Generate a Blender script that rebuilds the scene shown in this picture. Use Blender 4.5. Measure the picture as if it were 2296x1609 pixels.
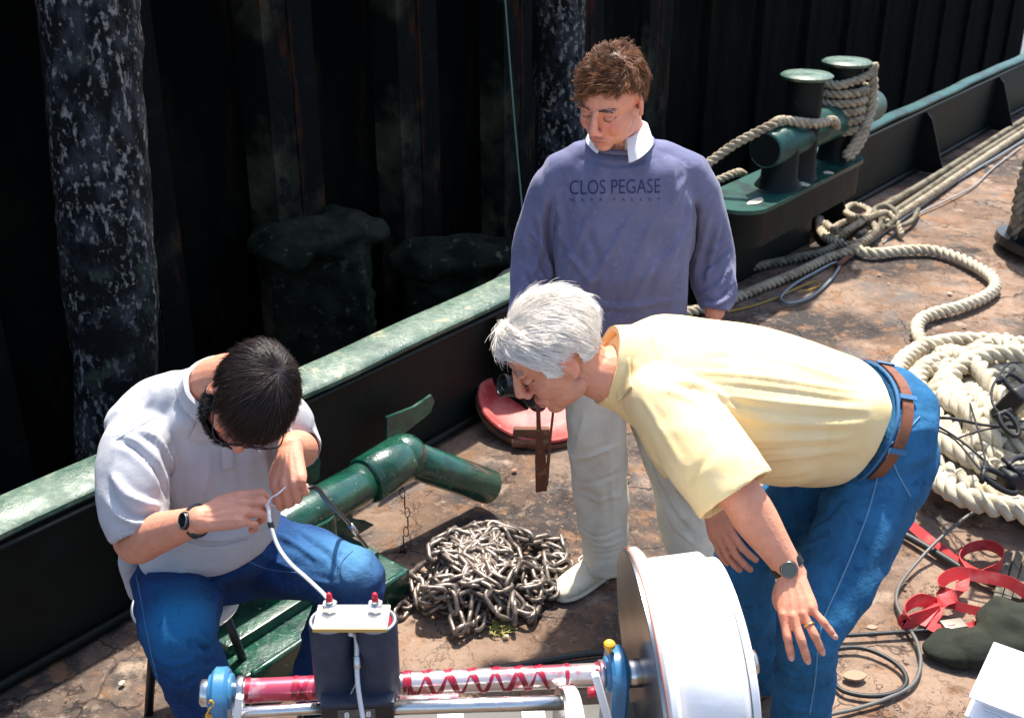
import bpy, bmesh, math, random
import numpy as np
from mathutils import Vector, Matrix, Euler
from mathutils.bvhtree import BVHTree
rnd = random.Random(7)
rng = np.random.default_rng(11)
for o in list(bpy.data.objects):
    bpy.data.objects.remove(o)
scene = bpy.context.scene
col = scene.collection
# ------------------------------------------------------------------ camera, sky, sun
CAMH = 2.28; PITCH = math.radians(25.0); FP = 2500.0; CX = 1148.0; CY = 805.0
cam_data = bpy.data.cameras.new('camera'); cam = bpy.data.objects.new('camera', cam_data); col.objects.link(cam)
cam_data.sensor_width = 36.0; cam_data.lens = 36.0*FP/2296.0
cam_data.clip_start = 0.05; cam_data.clip_end = 500
cam.location = (0, 0, CAMH); cam.rotation_euler = (math.radians(90)-PITCH, 0, 0)
cam_data.dof.use_dof = True; cam_data.dof.focus_distance = 2.75; cam_data.dof.aperture_fstop = 7.0
scene.camera = cam
SUN_EL = math.radians(66); SUN_AZ = math.radians(12)      # azimuth measured from +Y towards +X
world = bpy.data.worlds.new('World'); scene.world = world; world.use_nodes = True
wn = world.node_tree
sky = wn.nodes.new('ShaderNodeTexSky'); sky.sky_type = 'NISHITA'; sky.sun_disc = False
sky.sun_elevation = SUN_EL; sky.sun_rotation = SUN_AZ; sky.dust_density = 2.0; sky.air_density = 1.0
bg = wn.nodes['Background']; bg.inputs[1].default_value = 0.15
wn.links.new(sky.outputs[0], bg.inputs[0])
sd = bpy.data.lights.new('sun', 'SUN'); sd.energy = 4.6; sd.angle = math.radians(2.0); sd.color = (1.0, 0.95, 0.86)
sun = bpy.data.objects.new('sun', sd); col.objects.link(sun); sun.location = (1, 8, 12)
dsun = Vector((math.sin(SUN_AZ)*math.cos(SUN_EL), math.cos(SUN_AZ)*math.cos(SUN_EL), math.sin(SUN_EL)))
sun.rotation_euler = dsun.to_track_quat('Z', 'Y').to_euler()
scene.view_settings.view_transform = 'Standard'; scene.view_settings.look = 'None'
scene.view_settings.exposure = 1.1; scene.view_settings.gamma = 1.0
scene.render.engine = 'CYCLES'

# ------------------------------------------------------------------ helpers
SP, CP = math.sin(PITCH), math.cos(PITCH)
def ray(px, py):
    u = (px-CX)/FP; v = (CY-py)/FP
    return Vector((u, CP+v*SP, -SP+v*CP))
def T(px, py, t): return Vector((0, 0, CAMH)) + ray(px, py)*t
def Y(px, py, y):
    r = ray(px, py); return Vector((0, 0, CAMH)) + r*(y/r.y)
def G(px, py, z=0.0):
    r = ray(px, py); return Vector((0, 0, CAMH)) + r*((z-CAMH)/r.z)
A3 = lambda v: np.array(v, float)
def unit(v):
    v = np.asarray(v, float); return v/(np.linalg.norm(v)+1e-12)
WL = {}
def setp(o, label=None, cat=None, group=None, kind=None):
    if label: o['label'] = label
    if cat: o['category'] = cat
    if group: o['group'] = group
    if kind: o['kind'] = kind
    return o
def thing(name, loc, label, cat, group=None):
    o = bpy.data.objects.new(name, None); col.objects.link(o); o.location = loc
    o.empty_display_size = 0.1
    WL[o] = Vector(loc); return setp(o, label, cat, group)
def parent_to(o, parent):
    if parent is not None:
        o.parent = parent; o.matrix_parent_inverse = Matrix.Translation(-WL[parent])
def fix(verts, faces):
    return np.asarray(verts, float).reshape(-1, 3), faces
def mk(name, parts, m, parent=None, smooth=True, colr=None, mesh=None, autosmooth=None):
    """one mesh object from a list of (verts, faces)"""
    if mesh is None:
        V, F = merge(parts)
        c = V.mean(0) if len(V) else np.zeros(3)
        mesh = bpy.data.meshes.new(name)
        mesh.from_pydata((V-c).tolist(), [], F); mesh.update()
    else:
        n = len(mesh.vertices); co = np.empty(n*3); mesh.vertices.foreach_get('co', co); co = co.reshape(-1, 3)
        c = co.mean(0); mesh.vertices.foreach_set('co', (co-c).ravel()); mesh.update(); mesh.name = name
    if colr is not None:
        at = mesh.color_attributes.new('Col', 'FLOAT_COLOR', 'POINT')
        a4 = np.ones((len(mesh.vertices), 4)); a4[:, :3] = colr
        at.data.foreach_set('color', a4.ravel())
    mesh.materials.clear(); mesh.materials.append(m)
    if smooth: mesh.shade_smooth()
    if autosmooth is not None: mesh.set_sharp_from_angle(angle=math.radians(autosmooth))
    o = bpy.data.objects.new(name, mesh); col.objects.link(o); o.location = Vector(c.tolist())
    WL[o] = Vector(c.tolist()); parent_to(o, parent)
    return o
def merge(parts):
    Vs = []; F = []; n = 0
    for v, f in parts:
        v = np.asarray(v, float).reshape(-1, 3)
        Vs.append(v); F += [tuple(i+n for i in q) for q in f]; n += len(v)
    return np.vstack(Vs), F
def cr(P, n):
    """Catmull-Rom through rows of P, n samples per span"""
    P = np.asarray(P, float)
    if len(P) < 3 or n <= 1:
        if n <= 1: return P
        out = [P[i]+(P[i+1]-P[i])*k/n for i in range(len(P)-1) for k in range(n)]; out.append(P[-1]); return np.array(out)
    Q = np.vstack([2*P[0]-P[1], P, 2*P[-1]-P[-2]]); out = []
    for i in range(1, len(Q)-2):
        for k in range(n):
            t = k/n; a, b, c, d = Q[i-1], Q[i], Q[i+1], Q[i+2]
            out.append(.5*((2*b)+(-a+c)*t+(2*a-5*b+4*c-d)*t*t+(-a+3*b-3*c+d)*t**3))
    out.append(P[-1]); return np.array(out)
def resample(P, step):
    P = np.asarray(P, float); L = np.r_[0, np.cumsum(np.linalg.norm(np.diff(P, axis=0), axis=1))]
    n = max(2, int(L[-1]/step)+1); s = np.linspace(0, L[-1], n)
    return np.stack([np.interp(s, L, P[:, k]) for k in range(P.shape[1])], 1)
def rings_mesh(R, cap=True):
    """R: (m, n, 3) closed rings"""
    m, n = R.shape[:2]; V = R.reshape(-1, 3); F = []
    for i in range(m-1):
        for j in range(n):
            k = (j+1) % n
            F.append((i*n+j, i*n+k, (i+1)*n+k, (i+1)*n+j))
    if cap:
        V = np.vstack([V, R[0].mean(0), R[-1].mean(0)]); a = m*n; b = a+1
        for j in range(n):
            k = (j+1) % n
            F.append((a, k, j)); F.append((b, (m-1)*n+j, (m-1)*n+k))
    return V, F
def loft(rings, n=28, sub=5, cap=True, ex=2.0):
    """rings: list of (center, avec, bvec)"""
    P = np.array([np.r_[A3(c), A3(a), A3(b)] for c, a, b in rings]); P = cr(P, sub)
    th = np.linspace(0, 2*math.pi, n, endpoint=False)
    cs, sn = np.cos(th), np.sin(th)
    cs = np.sign(cs)*np.abs(cs)**(2/ex); sn = np.sign(sn)*np.abs(sn)**(2/ex)
    R = P[:, None, 0:3]+P[:, None, 3:6]*cs[None, :, None]+P[:, None, 6:9]*sn[None, :, None]
    return rings_mesh(R, cap)
def frames(P, up=None):
    P = np.asarray(P, float); Tn = np.gradient(P, axis=0); Tn /= (np.linalg.norm(Tn, axis=1)[:, None]+1e-9)
    a = np.array(up if up is not None else [0, 0, 1.0])
    if abs(np.dot(a, Tn[0])) > .95: a = np.array([1.0, 0, 0])
    A = []; a = unit(a-Tn[0]*np.dot(a, Tn[0]))
    for t in Tn:
        a = unit(a-t*np.dot(a, t)); A.append(a)
    A = np.array(A); B = np.cross(Tn, A); return Tn, A, B
def tube(path, rad, n=14, sub=5, cap=True, flat=1.0, up=None, rounded=True):
    """rad: scalar or list; flat: thickness ratio along the 'up' axis"""
    P = A3([list(p) for p in path]); r = np.full(len(P), rad) if np.isscalar(rad) else A3(rad)
    Q = cr(np.c_[P, r], sub); P = Q[:, :3]; r = Q[:, 3]
    Tn, A, B = frames(P, up)
    if rounded and cap:
        P = np.vstack([P[0]-Tn[0]*r[0]*.55, P[0]-Tn[0]*r[0]*.35, P, P[-1]+Tn[-1]*r[-1]*.35, P[-1]+Tn[-1]*r[-1]*.55])
        r = np.r_[r[0]*.45, r[0]*.8, r, r[-1]*.8, r[-1]*.45]; A = np.vstack([A[0], A[0], A, A[-1], A[-1]]); B = np.vstack([B[0], B[0], B, B[-1], B[-1]])
    th = np.linspace(0, 2*math.pi, n, endpoint=False)
    R = P[:, None]+r[:, None, None]*(B[:, None]*np.cos(th)[None, :, None]+A[:, None]*flat*np.sin(th)[None, :, None])
    return rings_mesh(R, cap)
def ell(c, r, M=None, n=16):
    th = np.linspace(0, math.pi, n//2+2)[1:-1]; ph = np.linspace(0, 2*math.pi, n, endpoint=False)
    R = np.stack([np.stack([np.sin(t)*np.cos(ph), np.sin(t)*np.sin(ph), np.full(n, -np.cos(t))], 1) for t in th])
    V, F = rings_mesh(R, False); V = np.vstack([V, [0, 0, -1], [0, 0, 1]]); m = len(th); a = m*n
    for j in range(n):
        k = (j+1) % n; F.append((a, k, j)); F.append((a+1, (m-1)*n+j, (m-1)*n+k))
    V = V*A3(r)
    if M is not None: V = V@np.array(M)[:3, :3].T
    return V+A3(c), F
def box(c, s, M=None, bev=0.0, seg=2):
    bm = bmesh.new(); bmesh.ops.create_cube(bm, size=1.0)
    for v in bm.verts: v.co = Vector((v.co.x*s[0], v.co.y*s[1], v.co.z*s[2]))
    if bev > 0: bmesh.ops.bevel(bm, geom=bm.edges[:]+bm.verts[:], offset=bev, segments=seg, profile=.6, affect='EDGES')
    V = np.array([v.co[:] for v in bm.verts]); bm.verts.index_update(); F = [tuple(v.index for v in f.verts) for f in bm.faces]; bm.free()
    if M is not None: V = V@np.array(M)[:3, :3].T
    return V+A3(c), F
def cyl(a, b, r, n=24, r2=None, bev=0.0):
    a = A3(a); b = A3(b); r2 = r if r2 is None else r2; t = unit(b-a); up = np.array([0, 0, 1.0])
    if abs(t[2]) > .95: up = np.array([1.0, 0, 0])
    A = unit(np.cross(up, t)); B = np.cross(t, A); th = np.linspace(0, 2*math.pi, n, endpoint=False)
    prof = [(a, r), (b, r2)] if bev <= 0 else [(a, r-bev), (a+t*bev, r), (b-t*bev, r2), (b, r2-bev)]
    R = np.stack([p[None]+q*(A[None]*np.cos(th)[:, None]+B[None]*np.sin(th)[:, None]) for p, q in prof])
    return rings_mesh(R, True)
def lathe(c, axis, prof, n=32):
    """prof: list of (distance along axis, radius)"""
    c = A3(c); t = unit(axis); up = np.array([0, 0, 1.0])
    if abs(t[2]) > .95: up = np.array([1.0, 0, 0])
    A = unit(np.cross(up, t)); B = np.cross(t, A); th = np.linspace(0, 2*math.pi, n, endpoint=False)
    R = np.stack([(c+t*h)[None]+r*(A[None]*np.cos(th)[:, None]+B[None]*np.sin(th)[:, None]) for h, r in prof])
    return rings_mesh(R, True)
def prism(poly, d):
    """poly: list of 3D points (planar), d: extrusion vector"""
    P = A3([list(p) for p in poly]); n = len(P); V = np.vstack([P, P+A3(d)])
    F = [tuple(range(n))[::-1], tuple(range(n, 2*n))]+[(i, (i+1) % n, (i+1) % n+n, i+n) for i in range(n)]
    return V, F
def rope(path, R, strands=3, pitch=4.2, sub=6, seed=0, cap=True, jitter=0.0):
    P = resample(cr(A3([list(p) for p in path]), sub), R*.75)
    if jitter: P = P+np.random.default_rng(seed).normal(0, jitter, P.shape)
    Tn, A, B = frames(P); L = np.arange(len(P))*R*.75; out = []
    for s in range(strands):
        ph = L/(R*pitch)*2*math.pi+s*2*math.pi/strands+seed
        off = .52*R; rs = .56*R
        C = P+off*(A*np.cos(ph)[:, None]+B*np.sin(ph)[:, None])
        n = 7; th = np.linspace(0, 2*math.pi, n, endpoint=False)
        Q = C[:, None]+rs*(A[:, None]*np.cos(th)[None, :, None]+B[:, None]*np.sin(th)[None, :, None])
        out.append(rings_mesh(Q, cap))
    return out
# value noise
def vnoise(P, scale, seed=0):
    Q = np.asarray(P)*scale+seed*17.31; i = np.floor(Q).astype(np.int64); f = Q-i; f = f*f*(3-2*f)
    def h(a):
        n = (a[:, 0]*73856093) ^ (a[:, 1]*19349663) ^ (a[:, 2]*83492791) ^ (seed*2654435761)
        n = (n ^ (n >> 13))*1274126177 & 0x7fffffff; n = (n ^ (n >> 16)) & 0xffff
        return n/32767.5-1
    r = 0
    for dx in (0, 1):
        for dy in (0, 1):
            for dz in (0, 1):
                w = (f[:, 0] if dx else 1-f[:, 0])*(f[:, 1] if dy else 1-f[:, 1])*(f[:, 2] if dz else 1-f[:, 2])
                r = r+w*h(i+np.array([dx, dy, dz]))
    return r
def remesh(parts, vox, smooth=4, fac=.5):
    V, F = merge(parts); me = bpy.data.meshes.new('t'); me.from_pydata(V.tolist(), [], F); me.update()
    o = bpy.data.objects.new('t', me); col.objects.link(o)
    m = o.modifiers.new('r', 'REMESH'); m.mode = 'VOXEL'; m.voxel_size = vox; m.use_smooth_shade = True
    if smooth:
        s = o.modifiers.new('s', 'SMOOTH'); s.factor = fac; s.iterations = smooth
    dg = bpy.context.evaluated_depsgraph_get(); ev = o.evaluated_get(dg)
    out = bpy.data.meshes.new_from_object(ev); bpy.data.objects.remove(o); bpy.data.meshes.remove(me)
    return out
def getco(me):
    co = np.empty(len(me.vertices)*3); me.vertices.foreach_get('co', co); return co.reshape(-1, 3)
def getno(me):
    no = np.empty(len(me.vertices)*3); me.vertex_normals.foreach_get('vector', no); return no.reshape(-1, 3)
def setco(me, co): me.vertices.foreach_set('co', co.ravel()); me.update()
def bvh(me): 
    bm = bmesh.new(); bm.from_mesh(me); b = BVHTree.FromBMesh(bm); bm.free(); return b
def cast(b, px, py):
    r = ray(px, py); r.normalize(); h = b.ray_cast(Vector((0, 0, CAMH)), r)
    return (h[0], h[1]) if h[0] is not None else (None, None)
def fold(me, specs, noise=(), seed=0):
    """specs: (list of image points, width, amplitude); ridges and valleys in the cloth"""
    co = getco(me); no = getno(me); b = bvh(me); d = np.zeros(len(co))
    for pts, w, a in specs:
        P = resample(cr([list(p) for p in pts], 6), 7.0); Q = []
        for p in P:
            h, _ = cast(b, p[0], p[1])
            if h is not None: Q.append(h[:])
        if len(Q) < 3: continue
        Q = np.array(Q); mn = Q.min(0)-3*w; mx = Q.max(0)+3*w
        idx = np.where(np.all((co > mn) & (co < mx), axis=1))[0]
        if not len(idx): continue
        D = np.linalg.norm(co[idx][:, None]-Q[None], axis=2); k = D.argmin(1); dm = D.min(1)
        s = k/(len(Q)-1); tp = np.clip(np.minimum(s, 1-s)*5+.15, 0, 1)
        w_ = w*.85; d[idx] += a*tp*(np.exp(-(dm/w_)**2)-.5*np.exp(-(dm/(2.0*w_))**2))*1.25
    for nz_ in noise:
        sc, amp, st = nz_[:3]; Pn = co*A3(st); v_ = vnoise(Pn+.02*np.stack([vnoise(co, 8, 71), vnoise(co, 8, 72), vnoise(co, 8, 73)], 1), sc, seed+int(sc))
        d += amp*((1-2*np.abs(v_))*.8 if len(nz_) > 3 else v_)
    setco(me, co+no*d[:, None]); return me

def cloth_patch(b, corners, nu, nv, lift, thick=.002):
    """a flap of cloth lying on a garment: four image corners, draped on the surface, lifted off it"""
    A, B, C_, D = [A3(c) for c in corners]; g0 = []; g1 = []
    last = None
    for i in range(nu+1):
        for j in range(nv+1):
            u, v = i/nu, j/nv; p = (A*(1-u)+B*u)*(1-v)+(D*(1-u)+C_*u)*v; h, n = cast(b, p[0], p[1])
            if h is None: h = last
            if h is None: return None
            last = h; d = -ray(p[0], p[1]).normalized(); lf = lift*(.55+.45*v)
            g0.append((h+d*lf)[:]); g1.append((h+d*(lf+thick))[:])
    n = len(g0); m = nv+1; F = []
    for i in range(nu):
        for j in range(nv):
            a = i*m+j; F.append((a+n, a+m+n, a+m+1+n, a+1+n)); F.append((a, a+1, a+m+1, a+m))
    rim = [j for j in range(m)]+[i*m+nv for i in range(1, nu+1)]+[nu*m+j for j in range(nv-1, -1, -1)]+[i*m for i in range(nu-1, 0, -1)]
    for k in range(len(rim)): a, c = rim[k], rim[(k+1) % len(rim)]; F.append((a, a+n, c+n, c))
    return np.array(g0+g1), F
# ------------------------------------------------------------------ materials
MATS = {}
def M(name, base, rough=.6, metal=0.0, var=(), bumps=(), attr=False, coat=0.0, sheen=0.0, spec=.5, coords='Object', crack=None, rvar=None, sss=0.0):
    """var: (colour, scale, lo, hi, stretch) noise layers over base; bumps: (scale, distance, stretch)"""
    m = bpy.data.materials.new(name); m.use_nodes = True; nt = m.node_tree; N = nt.nodes; L = nt.links
    b = N['Principled BSDF']; tc = N.new('ShaderNodeTexCoord')
    def noise(scale, st=(1, 1, 1), detail=5, off=0.0, rg=.6):
        mp = N.new('ShaderNodeMapping'); mp.inputs['Scale'].default_value = st; mp.inputs['Location'].default_value = (off, off*.7, off*1.3)
        L.new(tc.outputs[coords], mp.inputs[0]); n = N.new('ShaderNodeTexNoise'); n.inputs['Scale'].default_value = scale
        n.inputs['Detail'].default_value = detail; n.inputs['Roughness'].default_value = rg; L.new(mp.outputs[0], n.inputs['Vector']); return n
    rgb = N.new('ShaderNodeRGB'); rgb.outputs[0].default_value = (*base, 1); cur = rgb.outputs[0]
    if attr:
        at = N.new('ShaderNodeAttribute'); at.attribute_name = 'Col'; mx = N.new('ShaderNodeMix'); mx.data_type = 'RGBA'; mx.blend_type = 'MULTIPLY'
        mx.inputs[0].default_value = 1; L.new(cur, mx.inputs[6]); L.new(at.outputs[0], mx.inputs[7]); cur = mx.outputs[2]
    for i, v in enumerate(var):
        c, sc, lo, hi = v[:4]; st = v[4] if len(v) > 4 else (1, 1, 1)
        n = noise(sc, st, 7, i*3.7+1); mr = N.new('ShaderNodeMapRange'); mr.inputs[1].default_value = lo; mr.inputs[2].default_value = hi
        L.new(n.outputs[0], mr.inputs[0]); mx = N.new('ShaderNodeMix'); mx.data_type = 'RGBA'
        L.new(mr.outputs[0], mx.inputs[0]); L.new(cur, mx.inputs[6]); mx.inputs[7].default_value = (*c, 1); cur = mx.outputs[2]
    h = None
    if crack:
        for (sc, wid, colr, depth) in crack:
            nz = noise(sc*1.7, (1, 1, 1), 4, 5); ad = N.new('ShaderNodeMixRGB'); ad.blend_type = 'ADD'; ad.inputs[0].default_value = .28
            L.new(tc.outputs[coords], ad.inputs[1]); L.new(nz.outputs['Color'], ad.inputs[2])
            vo = N.new('ShaderNodeTexVoronoi'); vo.feature = 'DISTANCE_TO_EDGE'; vo.inputs['Scale'].default_value = sc; L.new(ad.outputs[0], vo.inputs['Vector'])
            mr = N.new('ShaderNodeMapRange'); mr.inputs[1].default_value = wid; mr.inputs[2].default_value = 0.0; L.new(vo.outputs['Distance'], mr.inputs[0])
            gate = noise(sc*.8, (1, 1, 1), 3, 9); g2 = N.new('ShaderNodeMapRange'); g2.inputs[1].default_value = .45; g2.inputs[2].default_value = .6; L.new(gate.outputs[0], g2.inputs[0])
            mu = N.new('ShaderNodeMath'); mu.operation = 'MULTIPLY'; L.new(mr.outputs[0], mu.inputs[0]); L.new(g2.outputs[0], mu.inputs[1])
            mx = N.new('ShaderNodeMix'); mx.data_type = 'RGBA'; L.new(mu.outputs[0], mx.inputs[0]); L.new(cur, mx.inputs[6]); mx.inputs[7].default_value = (*colr, 1); cur = mx.outputs[2]
            bp = N.new('ShaderNodeBump'); bp.invert = True; bp.inputs['Distance'].default_value = depth; L.new(mu.outputs[0], bp.inputs['Height'])
            if h: L.new(h, bp.inputs['Normal'])
            h = bp.outputs[0]
    for i, v in enumerate(bumps):
        sc, dist = v[:2]; st = v[2] if len(v) > 2 else (1, 1, 1)
        n = noise(sc, st, 6, 20+i); bp = N.new('ShaderNodeBump'); bp.inputs['Distance'].default_value = dist; bp.inputs['Strength'].default_value = 1.0
        L.new(n.outputs[0], bp.inputs['Height'])
        if h: L.new(h, bp.inputs['Normal'])
        h = bp.outputs[0]
    if h: L.new(h, b.inputs['Normal'])
    L.new(cur, b.inputs['Base Color'])
    b.inputs['Roughness'].default_value = rough
    if rvar:
        sc, lo, hi, r0, r1 = rvar; n = noise(sc, (1, 1, 1), 6, 33); mr = N.new('ShaderNodeMapRange'); mr.inputs[1].default_value = lo; mr.inputs[2].default_value = hi
        mr.inputs[3].default_value = r0; mr.inputs[4].default_value = r1; L.new(n.outputs[0], mr.inputs[0]); L.new(mr.outputs[0], b.inputs['Roughness'])
    b.inputs['Metallic'].default_value = metal; b.inputs['Coat Weight'].default_value = coat; b.inputs['Coat Roughness'].default_value = .15
    b.inputs['Sheen Weight'].default_value = sheen; b.inputs['Specular IOR Level'].default_value = spec
    if sss: b.inputs['Subsurface Weight'].default_value = sss; b.inputs['Subsurface Radius'].default_value = (.012, .005, .003); b.inputs['Subsurface Scale'].default_value = 1.0
    MATS[name] = m; return m
# ================================================================== SETTING
mDeck = M('rusty_deck', (.135, .084, .056), .85,
    var=[((.25, .17, .12), 2.0, .42, .58), ((.13, .11, .095), 3.1, .53, .63), ((.040, .033, .030), .85, .50, .58), ((.22, .115, .06), 3.3, .59, .67), ((.15, .085, .05), 7.5, .55, .63),
         ((.29, .215, .16), 4.2, .60, .68), ((.045, .035, .03), 14.0, .62, .70), ((.27, .19, .14), 60.0, .60, .72), ((.05, .035, .03), 80.0, .58, .72), ((.20, .135, .095), 22.0, .56, .70)],
    crack=[(2.6, .018, (.03, .02, .018), .006), (6.5, .02, (.05, .03, .025), .003)],
    bumps=[(7, .014), (40, .005), (140, .002)], rvar=(4, .4, .65, .95, .75), spec=.22)
mGreen = M('green_gloss_paint', (.008, .075, .045), .28,
    var=[((.004, .04, .028), 9, .48, .6), ((.20, .26, .16), 26, .64, .70), ((.012, .02, .016), 5, .6, .68)], bumps=[(30, .0016), (120, .0006)], coat=.4, rvar=(12, .4, .65, .22, .5))
mDarkGreen = M('dark_green_hull_paint', (.0015, .006, .005), .55, spec=.22, var=[((.001, .002, .002), 4, .42, .6), ((.012, .022, .018), 30, .66, .74), ((.02, .012, .008), 8, .68, .74)], bumps=[(18, .003), (90, .001)])
mRail = M('weathered_rail_paint', (.045, .095, .065), .36, var=[((.13, .17, .115), 34, .47, .66), ((.014, .055, .037), 5, .48, .62), ((.25, .24, .14), 11, .60, .68), ((.01, .035, .03), 60, .66, .72)], bumps=[(60, .002), (200, .001)], rvar=(10, .4, .6, .3, .6))
mTeal = M('teal_rail_paint', (.006, .062, .048), .38, var=[((.003, .022, .018), 6, .48, .60), ((.16, .22, .18), 34, .66, .72)], bumps=[(40, .001)])
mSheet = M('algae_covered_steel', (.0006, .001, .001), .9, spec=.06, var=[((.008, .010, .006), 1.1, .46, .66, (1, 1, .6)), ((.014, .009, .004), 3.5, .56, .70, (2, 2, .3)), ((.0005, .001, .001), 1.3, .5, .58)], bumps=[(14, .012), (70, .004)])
mSheetLit = M('lit_mossy_steel_pan', (.0015, .002, .0015), .85, spec=.15, var=[((.060, .062, .034), 1.1, .46, .60, (1, 1, .8)), ((.095, .075, .042), 2.3, .55, .66, (1, 1, .6)), ((.06, .014, .005), 2.2, .58, .68, (3, 3, .5)), ((.005, .006, .005), 9, .56, .64)], bumps=[(22, .01), (90, .004)])  # lit copy of the wall steel: brightness painted in, along with moss and rust
mPile = M('barnacled_timber', (.002, .003, .0035), .8, spec=.2, var=[((.035, .038, .045), 9, .46, .62, (1.2, 1.2, .7)), ((.24, .225, .215), 30, .54, .64, (1.3, 1.3, .7)), ((.26, .20, .16), 34, .62, .66), ((.002, .003, .003), 2.2, .50, .58), ((.03, .045, .03), 8, .60, .7)], bumps=[(24, .02, (1.3, 1.3, .75)), (80, .006)])
mStone = M('mossy_stone', (.018, .021, .013), .95, spec=.15, var=[((.005, .009, .005), 6, .42, .6), ((.10, .10, .07), 20, .6, .7)], bumps=[(10, .03), (60, .006)])
mWater = M('harbour_water', (.004, .008, .008), .08, bumps=[(3, .03), (12, .01)])
mQuay = M('quay_paving', (.12, .10, .085), .9, var=[((.07, .06, .05), 2, .45, .6)], bumps=[(30, .01)])
mCap = M('rusty_brown_waler', (.085, .06, .042), .8, var=[((.04, .03, .022), 5, .45, .6, (1, 1, 1)), ((.16, .08, .035), 9, .6, .7)], bumps=[(30, .006)])
mWire = M('grey_wire', (.10, .17, .16), .5, metal=.3)

# bulwark line on deck
B0 = A3((-1.517, 2.582, 0)); BD = unit([5.912, 7.36, 0]); BN = np.array([-BD[1], BD[0], 0.0])   # BN points outboard (away from camera)
def bl(s, off=0.0, z=0.0): return B0+BD*s+BN*off+np.array([0, 0, z])
def WP(px, py, off):
    """where the sight line meets the vertical plane parallel to the bulwark, off metres outboard"""
    r = A3(ray(px, py)); c = np.array([0, 0, CAMH]); t = np.dot(B0+BN*off-c, BN)/np.dot(r, BN); return c+r*t
# deck
bm = bmesh.new(); nx, ny = 150, 150
verts = []
for i in range(nx+1):
    for j in range(ny+1):
        s = -4+14*i/nx*1.05; o = -8+8.0*j/ny
        verts.append(bl(s, o+.004, 0))
V = np.array(verts)
z = .010*vnoise(V, 1.7, 3)+.004*vnoise(V, 6, 4)+.0025*vnoise(V, 18, 5)
V[:, 2] = z-.008
F = [(i*(ny+1)+j, (i+1)*(ny+1)+j, (i+1)*(ny+1)+j+1, i*(ny+1)+j+1) for i in range(nx) for j in range(ny)]
deck = mk('deck', [(V, F)], mDeck); setp(deck, kind='structure')
wt = mk('water', [(A3([[-60, -60, -1.6], [60, -60, -1.6], [60, 60, -1.6], [-60, 60, -1.6]]), [(0, 1, 2, 3)])], mWater, smooth=False); setp(wt, kind='structure')
# hull outside and bulwark
S0, S1 = -3.5, 10.5
bw = thing('bulwark', bl(2, 0, 0).tolist(), 'low dark green steel bulwark with a pale weathered rail running diagonally along the deck edge', 'bulwark')
mk('plate', [prism([bl(S0, 0, -.02), bl(S1, 0, -.02), bl(S1, 0, .475), bl(S0, 0, .475)], BN*.02)], mDarkGreen, bw, smooth=False)
def railcap(s0, s1, m, lab, z0=.475, z1=.515, a=-.012, b=.15):
    ss = np.linspace(s0, s1, 60); R = []
    prof = [(a, z0), (a-.012, z0+.012), (a-.012, z1-.014), (a+.004, z1), (b-.01, z1+.004), (b, z1-.008), (b, z0)]
    for s in ss:
        w = .006*math.sin(s*3.1)+.004*math.sin(s*7.7)
        R.append([bl(s, q+w*.5, h+w*.4) for q, h in prof])
    o = mk('rail_cap', [rings_mesh(np.array(R))], m, bw, autosmooth=40); o['label'] = lab
railcap(S0, 4.02, mRail, 'pale green rail top worn to bare patches')
railcap(4.03, S1, mTeal, 'narrow teal rail beyond the standing man', a=.0, b=.07)
# weld bead / chafing strip below cap
mk('fender_bar', [tube([bl(s, -.02, .46) for s in np.linspace(S0, S1, 30)], .011, n=8, sub=1)], mDarkGreen, bw)
# stays (triangular brackets)
for s, mm in ((-1.1, mDarkGreen), (.62, mDarkGreen), (2.28, mDarkGreen), (3.9, mDarkGreen), (5.6, mDarkGreen), (7.3, mDarkGreen), (9.0, mDarkGreen)):
    d = BD*.014
    mk('stay', [prism([bl(s, -.002, .0), bl(s, -.23, .0), bl(s, -.21, .035), bl(s, -.07, .40), bl(s, -.02, .45), bl(s, -.002, .45)], d)], mm, bw, smooth=False)
# flat green plate standing off the bulwark behind the bitt arm
q = [WP(868, 936, -.10), WP(930, 912, -.10), WP(968, 886, -.10), WP(974, 900, -.10), WP(966, 925, -.10), WP(868, 1002, -.10)]
mk('bracket_plate', [prism(q, BN*.012)], mGreen, bw, smooth=False)
q = [WP(692, 1030, -.22), WP(712, 1016, -.22), WP(719, 1034, -.22), WP(716, 1075, -.22), WP(660, 1110, -.22)]
mk('bracket_plate', [prism(q, BN*.012)], mGreen, bw, smooth=False)
# doubling strip and drain slots near the deck on the left
mk('foot_strip', [tube([bl(s, -.015, .02) for s in np.linspace(S0, S1, 30)], .018, n=8, sub=1)], mDarkGreen, bw)
# hull side
mk('hull_side', [prism([bl(S0, .02, -2.2), bl(S1, .02, -2.2), bl(S1, .02, -.02), bl(S0, .02, -.02)], BN*.03)], mDarkGreen, bw, smooth=False)

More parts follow.
